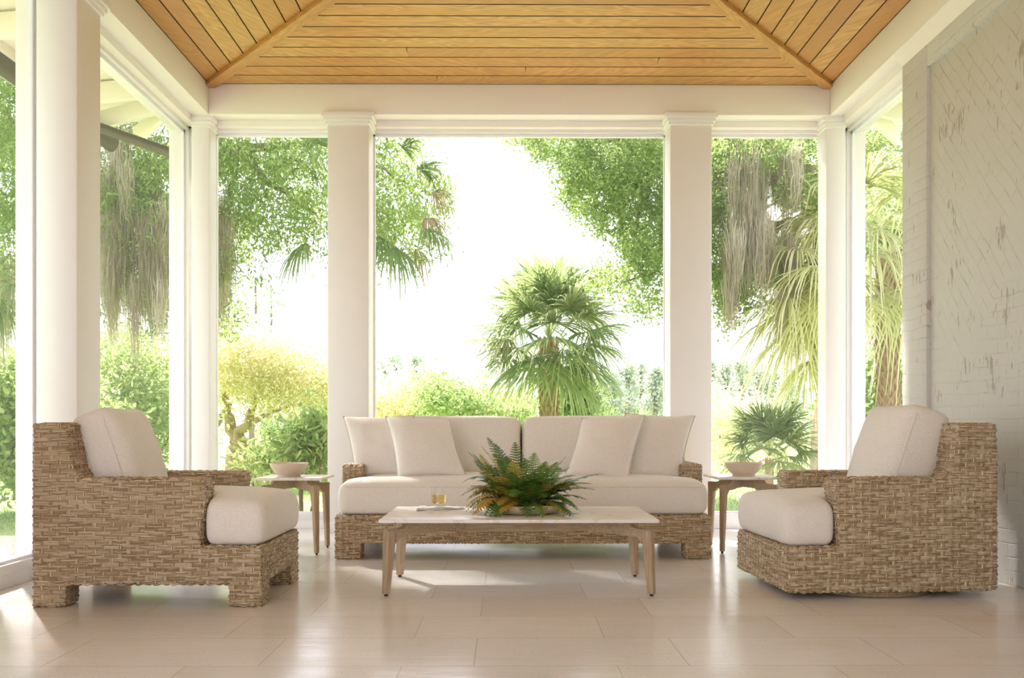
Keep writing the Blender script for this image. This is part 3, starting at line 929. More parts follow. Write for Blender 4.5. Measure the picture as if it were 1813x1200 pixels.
pillow('cream throw pillow at the right end of the sofa, behind another pillow', P(1106, 731, 6.46), P(1231, 736, 6.40), P(1204, 849, 6.15), P(1098, 848, 6.2))

# ------------------------------------------------------------------ coffee table
def swan(m, leg_top, inner, z_top, z_bot, w, sh=.040, k=1.0):
    """arm from the leg to the spine: low shoulder at the leg, then a concave step up to the top"""
    p, q = Vector(leg_top), Vector(inner)
    d = (q - p).normalized(); L = (q - p).length
    prof = [(-.024, z_bot - .03), (-.026, z_top - sh - .004), (-.020, z_top - sh), (.05 * k, z_top - sh), (.078 * k, z_top - sh + .006), (.094 * k, z_top - .014), (.102 * k, z_top), (L, z_top), (L, z_bot + .012), (L * .6, z_bot + .006), (.12, z_bot), (.05, z_bot - .005), (.03, z_bot - .03)]
    t = bmesh.new(); side = d.cross(Vector((0, 0, 1))).normalized() * (w / 2)
    A = [t.verts.new(Vector((p.x, p.y, 0)) + d * a + Vector((0, 0, z)) + side) for a, z in prof]
    B = [t.verts.new(Vector((p.x, p.y, 0)) + d * a + Vector((0, 0, z)) - side) for a, z in prof]
    t.faces.new(A); t.faces.new(B[::-1]); n = len(prof)
    for i in range(n): t.faces.new((A[i], B[i], B[(i + 1) % n], A[(i + 1) % n]))
    bmesh.ops.recalc_face_normals(t, faces=t.faces[:])
    m._add(t)

def tapered_leg(root, top, foot, w0, w1, yaw, mat, pad=.012):
    """leg from the shoulder to the floor, narrowing downwards"""
    t = bmesh.new(); rings = []
    c, s = math.cos(yaw), math.sin(yaw)
    for k, f in enumerate((0, .06, .35, .7, 1)):
        p = Vector(top).lerp(Vector((foot[0], foot[1], pad)), f)
        w = w0 + (w1 - w0) * f
        h = w / 2; ch = h * .28
        pts = [(h, h - ch), (h - ch, h), (-h + ch, h), (-h, h - ch), (-h, -h + ch), (-h + ch, -h), (h - ch, -h), (h, -h + ch)]
        rings.append([t.verts.new((p.x + a * c - b * s, p.y + a * s + b * c, p.z)) for a, b in pts])
    for A, B in zip(rings, rings[1:]):
        for i in range(8): t.faces.new((A[i], A[(i + 1) % 8], B[(i + 1) % 8], B[i]))
    t.faces.new(rings[0]); t.faces.new(rings[-1][::-1])
    bmesh.ops.recalc_face_normals(t, faces=t.faces[:])
    m = MB(); m._add(t); o = m.build('leg', mat, root, ang=25)
    m = MB(); m.lathe([(0, 0), (w1 * .3, 0), (w1 * .3, pad + .002), (0, pad + .002)], 16, (foot[0], foot[1], 0)); m.build('foot_pad', M['rubber'], o)
    return o

def table_top(root, x0, x1, y0, y1, z0, z1):
    m = MB(); m.box((x0, y0, z0), (x1, y1, z1), .006, seg=3); return m.build('table_top', M['stone'], root)

ct = empty('coffee_table', (.062, 4.87, 0))
tag(ct, 'low coffee table with pale stone top and weathered wood legs in front of the sofa', 'coffee table')
def coffee(root):
    zt, zu = .394, .376
    table_top(root, -.70, .70, -.375, .375, zu, zt)
    sh_z = zu - .040
    m = MB(); m.box((-.31, -.022, .293), (.31, .022, zu), .003); m.build('spine_rail', M['teak_h'], root)
    for sx in (-1, 1):
        for sy in (-1, 1):
            top = (sx * .655, sy * .275, 0)
            a = MB(); swan(a, top, (sx * .295, sy * .008, 0), zu, .298, .038); a.build('apron_arm', M['teak_h'], root, ang=25)
            yaw = math.atan2(sy * .268, sx * .36)
            tapered_leg(root, (top[0], top[1], sh_z - .006), (sx * .672, sy * .295, 0), .055, .034, yaw, M['teak'])
coffee(ct)

# ------------------------------------------------------------------ side tables
def side_table(root):
    zt, zu = .514, .497
    table_top(root, -.225, .225, -.225, .225, zu, zt)
    for sx in (-1, 1):
        for sy in (-1, 1):
            top = (sx * .172, sy * .172, 0)
            a = MB(); swan(a, top, (sx * .002, sy * .002, 0), zu, .425, .03, .034, .8); a.build('apron_arm', M['teak_h'], root, ang=25)
            yaw = math.atan2(sy, sx)
            tapered_leg(root, (top[0], top[1], zu - .038), (sx * .184, sy * .184, 0), .046, .028, yaw, M['teak'])
def copy_tree(o, parent=None):
    c = o.copy(); COL.objects.link(c)
    if parent is not None: c.parent = parent
    for ch in list(o.children): copy_tree(ch, c)
    return c
st = empty('side_table', (-1.455, 6.235, 0))
tag(st, 'square stone-topped side table between the wicker armchair on feet and the sofa', 'side table', 'side tables beside the sofa')
side_table(st)
st2 = copy_tree(st); st2.location = (1.645, 6.30, 0)
tag(st2, 'square stone-topped side table between the sofa and the swivel armchair', 'side table', 'side tables beside the sofa')
# bowls
m = MB(); m.lathe([(0, 0), (.074, 0), (.078, .004), (.076, .010), (.098, .030), (.118, .058), (.130, .086), (.1325, .090), (.130, .092), (.126, .089), (.112, .058), (.09, .032), (.06, .018), (0, .014)], 64)
bw1 = m.build('bowl', M['ceramic']); bw1.location = (P(512.6, 840, 6.22).x, 6.215, .514)
tag(bw1, 'beige stoneware bowl on the side table next to the wicker armchair on feet', 'bowl', 'bowls on the side tables')
bw2 = bw1.copy(); COL.objects.link(bw2); bw2.location = (P(1316.9, 840, 6.29).x, 6.285, .514)
tag(bw2, 'beige stoneware bowl on the side table next to the swivel armchair', 'bowl', 'bowls on the side tables')

# ------------------------------------------------------------------ fern in a low bowl
TZ = .394
fr = empty('potted_fern', (P(931, 905, 4.87).x, 4.86, TZ))
tag(fr, 'green and rust coloured fern in a low bowl on the coffee table', 'plant')
m = MB(); m.lathe([(0, 0), (.13, 0), (.17, .008), (.205, .030), (.215, .048), (.21, .052), (.2, .046), (.17, .03), (0, .028)], 56)
m.build('planter_bowl', M['planter'], fr)
m = MB(); m.lathe([(0, .03), (.17, .03), (.12, .06), (.05, .075), (0, .078)], 24); m.build('moss_mound', M['bark'], fr)
def frond(base, d, L, lift, droop, width, hue, roll=0.0):
    """fern frond: arched rib, toothed leaflets shrinking to the tip"""
    V, Q, R = [], [], []
    d = np.array(d, float); d[2] = 0; d /= np.linalg.norm(d)
    up = np.array((0, 0, 1.0)); sd = np.cross(d, up)
    n = 17
    def rib(t):
        return np.array(base) + d * (L * (t - .12 * t * t)) + up * (lift * L * t - droop * L * t ** 2.2)
    for k in range(n + 1):
        t = .12 + .88 * k / n
        p = rib(t); tg = rib(min(1, t + .02)) - rib(t - .02); tg /= np.linalg.norm(tg)
        nu = np.cross(sd, tg); nu /= np.linalg.norm(nu)
        w = width * math.sin(math.pi * min(1, (t * .92 + .05)) ** .75) ** .8 + .003
        for s in (-1, 1):
            ax = sd * s * math.cos(.35) + tg * .42 + nu * (.12 * s * roll - .18) + rng.normal(0, .05, 3)
            ax /= np.linalg.norm(ax)
            sp = L / n * .85
            tip = p + ax * w
            # toothed leaflet: three diamonds along the pinna
            m_ = 4
            for j in range(m_):
                f0, f1 = j / m_, (j + 1) / m_
                ww = sp * (1.25 - f0 * .8)
                a = p + ax * w * f0; b = p + ax * w * min(1.05, f1 + .45 / m_)
                c1 = p + ax * w * (f0 + .75 / m_) + tg * ww * .55; c2 = p + ax * w * (f0 + .75 / m_) - tg * ww * .55
                o = len(V); V += [a, c1, b, c2]; Q.append([o, o + 1, o + 2, o + 3])
                R += [hue + rng.normal(0, .03)] * 4
    # rib
    for k in range(10):
        a, b = rib(k / 10), rib((k + 1) / 10); o = len(V); w = .0022
        V += [a - sd * w, a + sd * w, b + sd * w * .7, b - sd * w * .7]; Q.append([o, o + 1, o + 2, o + 3]); R += [.45] * 4
    return np.array(V), np.array(Q), np.clip(R, 0, 1)
def add_frond(*a, **k):
    V, Q, R = frond(*a, **k)
    V[:, 2] = np.maximum(V[:, 2], .004 + .0 * V[:, 2])
    obj('frond', np_mesh('frond', V, Q, True, None, {'rnd': R}), M['fern'], fr)
frng = np.random.default_rng(21)
for i in range(74):
    az = frng.uniform(0, 2 * math.pi)
    q = (i + .5) / 74
    el = 1.35 * (1 - q) ** .8 + .12            # inner fronds stand up, outer ones arch out
    L = frng.uniform(.22, .31) * (1.0 - .25 * (el > .9))
    hue = frng.choice([.1, .25, .4, .5, .6, .78, .9], p=[.16, .22, .22, .16, .1, .08, .06])
    if math.cos(az) < -.35 and frng.random() < .5: hue = frng.choice([.78, .85, .92])
    r0 = .05 + .05 * frng.random()
    add_frond((r0 * math.cos(az) - .01, r0 * math.sin(az), .055), (math.cos(az), math.sin(az), 0), L, el, .38 + .42 * frng.random(), frng.uniform(.048, .068), hue, frng.uniform(-1, 1))
for i in range(24):
    az = frng.uniform(0, 2 * math.pi); el = frng.uniform(.95, 1.6)
    add_frond((-.03 + .06 * math.cos(az), .06 * math.sin(az), .06), (math.cos(az) - .25, math.sin(az), 0), frng.uniform(.19, .25), el, frng.uniform(.2, .5), .056, frng.choice([.2, .3, .45, .55, .65, .8]), .5)
for (ax, ay, L, el, dr, hue) in ((-.45, .3, .26, 1.75, .45, .3), (-.7, -.1, .25, 1.6, .4, .88), (-.2, .2, .25, 1.55, .35, .15), (-.3, -.4, .25, 1.4, .4, .2), (.2, -.2, .24, 1.3, .4, .45), (.5, .1, .26, 1.15, .45, .55), (1, .05, .44, .62, .28, .5), (1, -.1, .38, .52, .34, .45), (.95, .2, .38, .60, .36, .3), (.8, -.3, .30, .85, .5, .62), (.9, .35, .30, .95, .5, .55), (-1, -.1, .36, .72, .62, .8), (-1, -.35, .34, .6, .65, .86), (-1, .2, .36, 1.0, .72, .2), (-.9, -.6, .34, .35, .5, .88), (-.5, -1, .30, .4, .5, .8), (.3, -1, .28, .3, .5, .6), (.7, -.8, .30, .35, .5, .75), (0, -1, .27, .35, .55, .25)):
    add_frond((.03 * ax, .03 * ay, .06), (ax, ay, 0), L, el, dr, .062, hue, .4)

# ------------------------------------------------------------------ glass of whisky on a folded napkin
def napkin():
    n, k = 60, 26
    U, W = np.meshgrid(np.linspace(-1, 1, n), np.linspace(-1, 1, k))
    V = []
    for layer, (sc, dz, rot, off) in enumerate(((1.0, .004, .12, (0, 0)), (.93, .010, -.03, (.006, .004)))):
        x = U * .128 * sc * (1 - .12 * W); y = W * .062 * sc * (1 - .25 * U)
        z = dz + .0022 * np.sin(U * 9 + W * 3 + layer) * np.abs(W) + .004 * np.exp(-((U + .75) / .18) ** 2) * np.sin(W * 8 + layer * 2) ** 2
        c, s = math.cos(rot), math.sin(rot)
        V.append(np.stack([x * c - y * s + off[0], x * s + y * c + off[1], z], -1))
    return V
nk = empty('napkin', (P(777, 902, 5.08).x, 5.07, TZ), math.radians(10))
tag(nk, 'folded striped linen napkin under the glass on the coffee table', 'napkin')
for k, g in enumerate(napkin()):
    h, w = g.shape[:2]; idx = np.arange(h * w).reshape(h, w)
    q = np.stack([idx[:-1, :-1], idx[:-1, 1:], idx[1:, 1:], idx[1:, :-1]], -1).reshape(-1, 4)
    o = obj('cloth_fold', np_mesh('cloth_fold', g.reshape(-1, 3), q), M['napkin'], nk)
    md = o.modifiers.new('s', 'SOLIDIFY'); md.thickness = .005; md.offset = -.6
GX, GY, GZ = P(777, 900, 5.07).x, 5.07, TZ + .0165
gl = empty('tumbler_glass', (GX, GY, GZ))
tag(gl, 'clear tumbler glass of amber drink with ice standing on the napkin', 'glass')
m = MB(); m.lathe([(0, 0), (.038, 0), (.0405, .003), (.042, .05), (.0425, .110), (.0415, .1115), (.0402, .110), (.0392, .05), (.0375, .018), (.034, .015), (0, .014)], 56)
m.build('tumbler', M['glass'], gl)
m = MB(); m.lathe([(0, .0145), (.034, .0155), (.0374, .0185), (.0388, .05), (.0391, .066), (0, .066)], 56); m.build('drink', M['liquid'], gl)
for (x, y, z, r) in ((.012, .006, .052, .4), (-.014, -.005, .054, 1.1)):
    m = MB(); m.box((x - .012, y - .012, z - .012), (x + .012, y + .012, z + .018), .004, Matrix.Rotation(r, 4, 'Z') @ Matrix.Rotation(.3, 4, 'X')); m.build('ice_cube', M['glass'], gl)
# ------------------------------------------------------------------ outdoors
GZ0 = -.35
def leaf_cloud(centers, per, spread, L, W, hue=(.5, .22), down=.35, seed=0, flat=1.0):
    """sprays of pointed leaves round the given points -> arrays"""
    r = np.random.default_rng(seed)
    C = np.repeat(np.asarray(centers, float), per, axis=0); n = len(C)
    sp = np.repeat(r.uniform(.6, 1.4, (len(centers), 1)), per, axis=0) * spread
    p = C + r.normal(0, 1, (n, 3)) * sp * np.array((1, 1, flat))
    d = r.normal(0, 1, (n, 3)); d[:, 2] -= down; d /= np.linalg.norm(d, axis=1)[:, None]
    s = np.cross(d, r.normal(0, 1, (n, 3))); s /= np.linalg.norm(s, axis=1)[:, None]
    l = L * r.uniform(.6, 1.35, (n, 1)); w = W * r.uniform(.6, 1.3, (n, 1))
    up = np.cross(s, d) * w * .35
    V = np.stack([p, p + d * l * .28 + s * w * .85 + up, p + d * l * .62 + s * w * .8 + up, p + d * l, p + d * l * .62 - s * w * .8 + up, p + d * l * .28 - s * w * .85 + up], 1).reshape(-1, 3)
    b6 = np.arange(n)[:, None] * 6
    Q = np.concatenate([b6 + np.array((0, 1, 2, 3)), b6 + np.array((0, 3, 4, 5))])
    hs = np.repeat(r.normal(hue[0], hue[1] * .8, len(centers)), per) + r.normal(0, hue[1] * .6, n)
    return V, Q, np.repeat(np.clip(hs, 0, 1), 6)

def px_points(regs, n, D, dd, seed=0):
    """points in pixel ellipses (px, py, rx, ry) spread over depth D +- dd"""
    r = np.random.default_rng(seed)
    w = np.array([a[2] * a[3] * (a[4] if len(a) > 4 else 1) for a in regs], float); w /= w.sum()
    out = []
    for k in r.choice(len(regs), n, p=w):
        a = regs[k]; ang = r.uniform(0, 2 * math.pi); q = math.sqrt(r.random())
        out.append(tuple(P(a[0] + a[2] * q * math.cos(ang), a[1] + a[3] * q * math.sin(ang), D + r.uniform(-dd, dd))))
    return np.array(out)

def moss_strands(tops, per, L, spread, seed=0):
    r = np.random.default_rng(seed)
    V, Q, R = [], [], []
    for c in tops:
        ln0 = L * r.uniform(.45, 1.2); hue = r.uniform(.15, .8)
        for _ in range(per):
            p = np.array(c) + r.normal(0, 1, 3) * np.array((spread, spread, .10)); ln = ln0 * r.uniform(.35, 1.0)
            a = r.uniform(0, math.pi); w = r.uniform(.002, .0048); sd = np.array((math.cos(a), math.sin(a), 0))
            k = 6; ph = r.uniform(0, 6); o = len(V)
            for j in range(k + 1):
                f = j / k
                q = p + np.array((.014 * math.sin(ph + 5 * f), .014 * math.cos(ph * 1.7 + 4 * f), -ln * f)) + r.normal(0, .007, 3)
                q[:2] += (np.array(c)[:2] - p[:2]) * f * .45
                ww = w * min(1, .25 + 3 * f) * (1.08 - f) ** .7 * r.uniform(.6, 1.6)
                V += [q - sd * ww, q + sd * ww]; R += [np.clip(hue + r.normal(0, .1), 0, 1)] * 2
            for j in range(k): Q.append([o + 2 * j, o + 2 * j + 1, o + 2 * j + 3, o + 2 * j + 2])
    return np.array(V), np.array(Q), np.array(R)

def part(name, arr, mat, root, org):
    V, Q, R = arr
    return obj(name, np_mesh(name, V - np.array(org), Q, False, None, {'rnd': R}), mat, root)

def limb(m, pts, r0, r1, jit=.0, seed=0):
    r = np.random.default_rng(seed); pts = [Vector(p) for p in pts]
    out = []
    for a, b in zip(pts, pts[1:]):
        for f in np.linspace(0, 1, 5)[:-1]: out.append(a.lerp(b, float(f)))
    out.append(pts[-1]); n = len(out)
    out = [p + Vector(tuple(r.normal(0, jit, 3))) if 0 < i < n - 1 else p for i, p in enumerate(out)]
    m.tube(out, [r0 + (r1 - r0) * i / (n - 1) for i in range(n)], 9)

def tree(name, label, cat, base, limbs, fol, mat, bark='bark', moss=None, group=None, foln='foliage'):
    org = (base[0], base[1], base[2]); root = empty(name, org); tag(root, label, cat, group)
    m = MB()
    for i, (pts, r0, r1) in enumerate(limbs): limb(m, [Vector(p) - Vector(org) for p in pts], r0, r1, .03 * r0 / .1, i)
    if limbs: m.build('trunk', M[bark], root)
    if fol is not None: part(foln, fol, M[mat], root, org)
    if moss is not None: part('hanging_moss', moss, M['moss'], root, org)
    return root

def cat3(*a):
    V, Q, R = [], [], []; o = 0
    for v, q, r in a: V.append(v); Q.append(q + o); R.append(r); o += len(v)
    return np.concatenate(V), np.concatenate(Q), np.concatenate(R)

# lawn, with a gentle bank rising far away
def lawn():
    n = 60; xs = np.linspace(-1, 1, n); X = np.sign(xs) * np.abs(xs) ** 2 * 260; ys = np.concatenate([np.linspace(-12, 30, 40), np.linspace(34, 320, 24)])
    XX, YY = np.meshgrid(X, ys)
    ZZ = GZ0 + .05 * np.sin(XX * .4) * np.cos(YY * .3) 
    inside = (XX > -3.6) & (XX < 3.9) & (YY < 9)
    ZZ = np.where(inside, GZ0, ZZ)
    idx = np.arange(XX.size).reshape(XX.shape)
    q = np.stack([idx[:-1, :-1], idx[:-1, 1:], idx[1:, 1:], idx[1:, :-1]], -1).reshape(-1, 4)
    struct(obj('lawn', np_mesh('lawn', np.stack([XX, YY, ZZ], -1).reshape(-1, 3), q), M['lawn']))
    f = MB(); f.box((-3.0, Y0, GZ0 - .1), (3.35, 7.75, -.15)); struct(f.build('foundation', M['eave'], smooth=False))
lawn()
def grass():
    r = np.random.default_rng(5); n = 26000
    x = np.concatenate([r.uniform(-11, -4.8, n // 2), r.uniform(-7, 7, n // 2)]); y = np.concatenate([r.uniform(3.5, 17, n // 2), r.uniform(10.2, 19, n - n // 2)])
    p = np.stack([x, y, np.full(n, GZ0)], 1); h = r.uniform(.05, .13, (n, 1))
    a = r.uniform(0, 2 * math.pi, n); sd = np.stack([np.cos(a), np.sin(a), 0 * a], 1) * .006
    ln = r.normal(0, .035, (n, 3)); ln[:, 2] = 0
    V = np.stack([p - sd, p + sd, p + sd * .6 + ln * .5 + np.array((0, 0, 1)) * h * .6, p + ln + np.array((0, 0, 1)) * h], 1).reshape(-1, 3)
    o = obj('grass', np_mesh('grass', V, np.arange(n * 4).reshape(-1, 4), False, None, {'rnd': np.repeat(np.clip(r.normal(.45, .25, n), 0, 1), 4)}), M['grass'])
    tag(o, 'short sunlit grass growing on the lawn outside the windows', 'grass', kind='stuff')
grass()

# ---- live oak on the left, its crown hanging over the windows
D1 = 11.0
regs = [(15, 190, 60, 110, 1.1), (10, 310, 60, 100, 1.2), (10, 430, 50, 80, 1), (215, 290, 70, 90, .9), (270, 330, 60, 90, 1), (225, 420, 70, 100, .55), (285, 500, 40, 90, .8), (200, 520, 45, 60, .4),
        (470, 255, 100, 55, 1), (425, 330, 55, 75, 1.1), (535, 300, 60, 70, 1), (490, 375, 75, 55, .8), (405, 430, 28, 50, .9), (455, 430, 40, 35, .7), (565, 400, 30, 40, .5), (398, 560, 22, 45, .9), (440, 480, 35, 14, .4), (390, 500, 14, 70, .6),
        (700, 265, 45, 50, 1), (690, 350, 60, 60, 1.1), (745, 350, 50, 60, .8), (720, 420, 60, 35, .8), (690, 440, 30, 25, .7), (350, 250, 60, 80, .7), (620, 320, 60, 100, .7)]
c = px_points(regs, 1150, D1, 1.3, 11)
r_ = np.random.default_rng(99)
q_ = r_.normal(0, 1, (1400, 3)); q_ /= np.linalg.norm(q_, axis=1)[:, None]; q_ *= r_.uniform(.35, 1, (1400, 1)) ** .5
top = q_ * np.array((4.2, 3.2, 2.0)) + np.array((-5.6, 10.6, 6.9))  # unseen upper crown, added to break up the sun on sofa and ground
fol = cat3(leaf_cloud(c, 44, .10, .07, .011, (.55, .25), .9, 1), leaf_cloud(np.concatenate([top, q_[:1000] * np.array((3.6, 2.0, 1.5)) + np.array((-.4, 11.8, 7.8))]), 40, .14, .10, .02, (.55, .25), .5, 5))  # second unseen crown mass added to keep sun off the brick
# moss
mt = px_points([(205, 300, 30, 90), (245, 380, 45, 70), (285, 420, 25, 80), (200, 430, 30, 60), (20, 480, 30, 60, .6), (265, 480, 35, 40), (392, 420, 12, 60), (410, 340, 20, 40, .5)], 85, D1 - .6, .7, 12)
ms = moss_strands(mt, 130, .95, .055, 3)
tb = P(100, 900, 11.6); tb.z = GZ0
b1 = P(110, 430, 11.5)
lim = [([tb, P(98, 600, 11.6), b1], .30, .2), ([b1, P(240, 300, 11.2), P(420, 270, 11.2), P(560, 250, 11.4)], .14, .03), ([b1, P(60, 300, 11.3), P(0, 180, 11)], .13, .03), ([P(420, 270, 11.2), P(500, 340, 11), P(560, 380, 11)], .05, .012), ([P(560, 250, 11.4), P(680, 300, 11.2), P(750, 350, 11)], .035, .008), ([P(240, 300, 11.2), P(260, 420, 10.8), P(280, 540, 10.7)], .05, .012), ([b1, P(60, 440, 11), P(10, 500, 10.8)], .06, .015), ([P(420, 270, 11.2), P(400, 400, 10.9), P(395, 560, 10.7)], .04, .008)]
tree('live_oak', 'big live oak draped with grey moss outside the left windows', 'tree', tb, lim, fol, 'oak_leaf', moss=ms)

# ---- live oak on the right
D2 = 12.0
regs = [(930, 238, 45, 12, 1.2), (1000, 255, 60, 30, 1.2), (1080, 280, 90, 60, 1.2), (1130, 320, 60, 80, 1.2), (1050, 350, 70, 35, 1), (1140, 420, 45, 60, 1.2), (1080, 400, 50, 20, .8), (1060, 470, 30, 15, .8), (1100, 500, 60, 25, .9), (1150, 540, 35, 25, .9), (1165, 480, 30, 60, 1), (1135, 255, 60, 40, 1), (1020, 300, 35, 30, .7),
        (1300, 260, 60, 40, 1.1), (1380, 270, 70, 40, 1.1), (1290, 390, 45, 45, 1), (1290, 480, 40, 60, 1.2), (1340, 520, 40, 35, .6), (1420, 330, 40, 45, .9), (1270, 320, 25, 60, .8), (1400, 450, 50, 60, .6), (1290, 550, 30, 25, .7), (1225, 350, 50, 150, .8), (1560, 250, 50, 40, .9)]
c = px_points(regs, 1050, D2, 1.2, 21)
fol = leaf_cloud(c, 60, .075, .055, .014, (.5, .25), .2, 2)
mt = px_points([(1290, 270, 30, 30, .9), (1330, 300, 40, 25), (1370, 290, 35, 30), (1400, 290, 30, 25), (1290, 400, 30, 20), (1310, 420, 30, 25), (1340, 380, 30, 50), (1280, 480, 20, 40, .6), (1380, 400, 40, 40, .8), (1168, 510, 10, 20, .8), (1400, 520, 40, 30, .5)], 80, D2 - .5, .9, 22)
ms = moss_strands(mt, 130, .90, .055, 4)
tb = P(1475, 900, 12.4); tb.z = GZ0
b1 = P(1462, 330, 12.3)
lim = [([tb, P(1478, 600, 12.4), b1], .34, .25), ([b1, P(1330, 240, 12), P(1180, 240, 12), P(1020, 250, 12)], .17, .03), ([b1, P(1420, 395, 12), P(1330, 400, 11.8), P(1280, 470, 11.7)], .11, .02), ([P(1180, 240, 12), P(1140, 340, 11.8), P(1120, 430, 11.7)], .06, .015), ([P(1180, 300, 12), P(1165, 480, 11.8), P(1100, 500, 11.7)], .04, .01), ([b1, P(1395, 430, 12.4), P(1385, 560, 12.6)], .09, .05), ([b1, P(1530, 260, 12.3), P(1600, 240, 12.4)], .12, .05)]
tree('live_oak', 'spreading live oak with curtains of grey moss outside the right back window', 'tree', tb, lim, fol, 'oak_leaf', moss=ms)

# ---- palms
def fan(base, hast, R, n=38, arc=2.1, droop=.35, hue=.45, up=None, seed=0, curl=.25, wid=.020):
    """fan leaf: stalk from base to hast, blades fanning out from hast, drooping to their tips"""
    r = np.random.default_rng(seed)
    base = np.array(base, float); hast = np.array(hast, float)
    d = hast - base; Ls = np.linalg.norm(d); d /= Ls
    z = np.array((0, 0, 1.0)) if up is None else np.array(up, float)
    s = np.cross(d, z); ns = np.linalg.norm(s)
    s = s / ns if ns > .05 else np.array((1.0, 0, 0)); nn = np.cross(s, d)
    V, Q, Rn = [], [], []
    mid = (base + hast) / 2 + np.array((0, 0, .06 * Ls))
    pts = [base, mid, hast]; o = len(V)
    for p in pts: V += [p - s * .012, p + s * .012]; Rn += [.75] * 2
    Q += [[o, o + 1, o + 3, o + 2], [o + 2, o + 3, o + 5, o + 4]]
    for i in range(n):
        ph = arc * (2 * i / (n - 1) - 1)
        L = R * (.72 + .28 * math.cos(ph * .8)) * r.uniform(.88, 1.08)
        dr = math.cos(ph) * d + math.sin(ph) * s + nn * (curl * math.cos(ph * 1.2) * .4 - abs(math.sin(ph)) * .15) + r.normal(0, .03, 3)
        dr /= np.linalg.norm(dr)
        sd = np.cross(dr, nn + r.normal(0, .35, 3)); sd /= np.linalg.norm(sd)
        g = droop * r.uniform(.6, 1.5); hue_i = np.clip(hue + r.normal(0, .13), 0, 1); o = len(V)
        ts = (0, .3, .55, .78, 1.0); ws = (.004, wid * .8, wid, wid * .55, .002)
        for t_, w_ in zip(ts, ws):
            p = hast + dr * L * t_ + np.array((0, 0, -1)) * g * L * t_ ** 2.6 
            p = p - dr * L * .25 * g * t_ ** 3
            V += [p - sd * w_ * R, p + sd * w_ * R]; Rn += [np.clip(hue_i + .18 * (t_ > .7), 0, 1)] * 2
        for j in range(4): Q.append([o + 2 * j, o + 2 * j + 1, o + 2 * j + 3, o + 2 * j + 2])
    return np.array(V), np.array(Q), np.array(Rn)

def palm_trunk(root, org, z1, r, boots=True, lean=(0, 0)):
    m = MB(); h = z1 - org[2]
    m.tube([(lean[0] * f, lean[1] * f, h * f) for f in (0, .25, .5, .75, 1)], [r * 1.1, r, r * .95, r * .95, r * .9], 18)
    o = m.build('trunk', M['boot'], root)
    if boots:   # criss-cross stubs of old leaf stalks
        b = MB(); nrow = int(h * .75 / (r * .62)); k = 9
        for i in range(nrow):
            for j in range(k):
                a = 2 * math.pi * (j + .5 * (i % 2)) / k
                f0 = .28 + .72 * i / nrow; z0 = h * f0; f1 = min(1, (z0 + r * 1.25) / h)
                for s in (-1, 1):
                    a2 = a + s * .36
                    q0 = Vector((lean[0] * f0 + math.cos(a) * r * .96, lean[1] * f0 + math.sin(a) * r * .96, z0))
                    q1 = Vector((lean[0] * f1 + math.cos(a2) * r * 1.12, lean[1] * f1 + math.sin(a2) * r * 1.12, z0 + r * 1.15))
                    b.obox(q0, q1, r * .2, r * .1, 0, up=(math.cos(a), math.sin(a), 0))
        bo = b.build('leaf_stubs', M['boot'], o, False)
    return o

def palm(name, label, cat, crown, fronds, mats, trunk_r=.2, stem=True, group=None, lean=(0, 0), dry=None):
    org = Vector((crown[0], crown[1], GZ0)); root = empty(name, org); tag(root, label, cat, group)
    if stem: palm_trunk(root, (org.x - 0, org.y, GZ0), crown[2] - .05, trunk_r, lean=lean)
    for a, mt in fronds: part('frond', a, M[mt], root, org)
    if dry is not None: part('dry_flower_stalks', dry, M['palm_dead'], root, org)
    return root

def crown_fronds(c, n, stalk, R, e0, e1, mat, seed, droop=.35, wid=.02, hue=.45, arc=2.0, nseg=38, bias=None):
    r = np.random.default_rng(seed); out = []
    for i in range(n):
        az = 2.399963 * i + r.uniform(-.3, .3)
        e = e0 + (e1 - e0) * ((i + .5) / n) ** .8
        d = np.array((math.cos(az) * math.cos(e), math.sin(az) * math.cos(e), math.sin(e)))
        st = stalk * r.uniform(.8, 1.15)
        out.append((fan(c, np.array(c) + d * st, R * r.uniform(.85, 1.1), nseg, arc, droop * (1.15 - .55 * max(0, math.sin(e))), hue + r.normal(0, .1), seed=seed * 100 + i, wid=wid), mat))
    return out
c3 = P(972, 600, 17)
dry = moss_strands([tuple(P(900 + 25 * math.sin(i * 2.1), 615 + 12 * math.cos(i * 3.3), 16.3)) for i in range(9)] + [tuple(P(975 + 14 * math.sin(i * 2.4), 625 + 8 * math.cos(i), 16.2)) for i in range(6)], 16, .5, .12, 8)
palm('sabal_palm', 'round-crowned sabal palm standing alone beyond the middle back window', 'palm tree', c3, crown_fronds(c3, 54, .85, 1.05, -1.0, 1.5, 'palm_leaf', 31, .33, .018, .55, 1.9, 40), None, .165, dry=dry)

c5 = P(1572, 452, 11.6)
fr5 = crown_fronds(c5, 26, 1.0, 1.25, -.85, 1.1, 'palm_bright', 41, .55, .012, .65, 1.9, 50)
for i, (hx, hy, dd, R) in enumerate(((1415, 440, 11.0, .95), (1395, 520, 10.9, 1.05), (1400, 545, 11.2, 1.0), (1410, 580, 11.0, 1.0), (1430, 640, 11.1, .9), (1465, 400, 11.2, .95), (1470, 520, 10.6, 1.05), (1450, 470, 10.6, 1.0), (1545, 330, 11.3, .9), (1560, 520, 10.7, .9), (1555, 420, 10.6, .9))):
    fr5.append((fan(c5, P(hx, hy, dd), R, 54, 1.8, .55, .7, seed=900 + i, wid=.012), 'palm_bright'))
palm('sabal_palm', 'tall sunlit sabal palm with drooping yellow-green fans beside the right corner', 'palm tree', c5, fr5, None, .135)

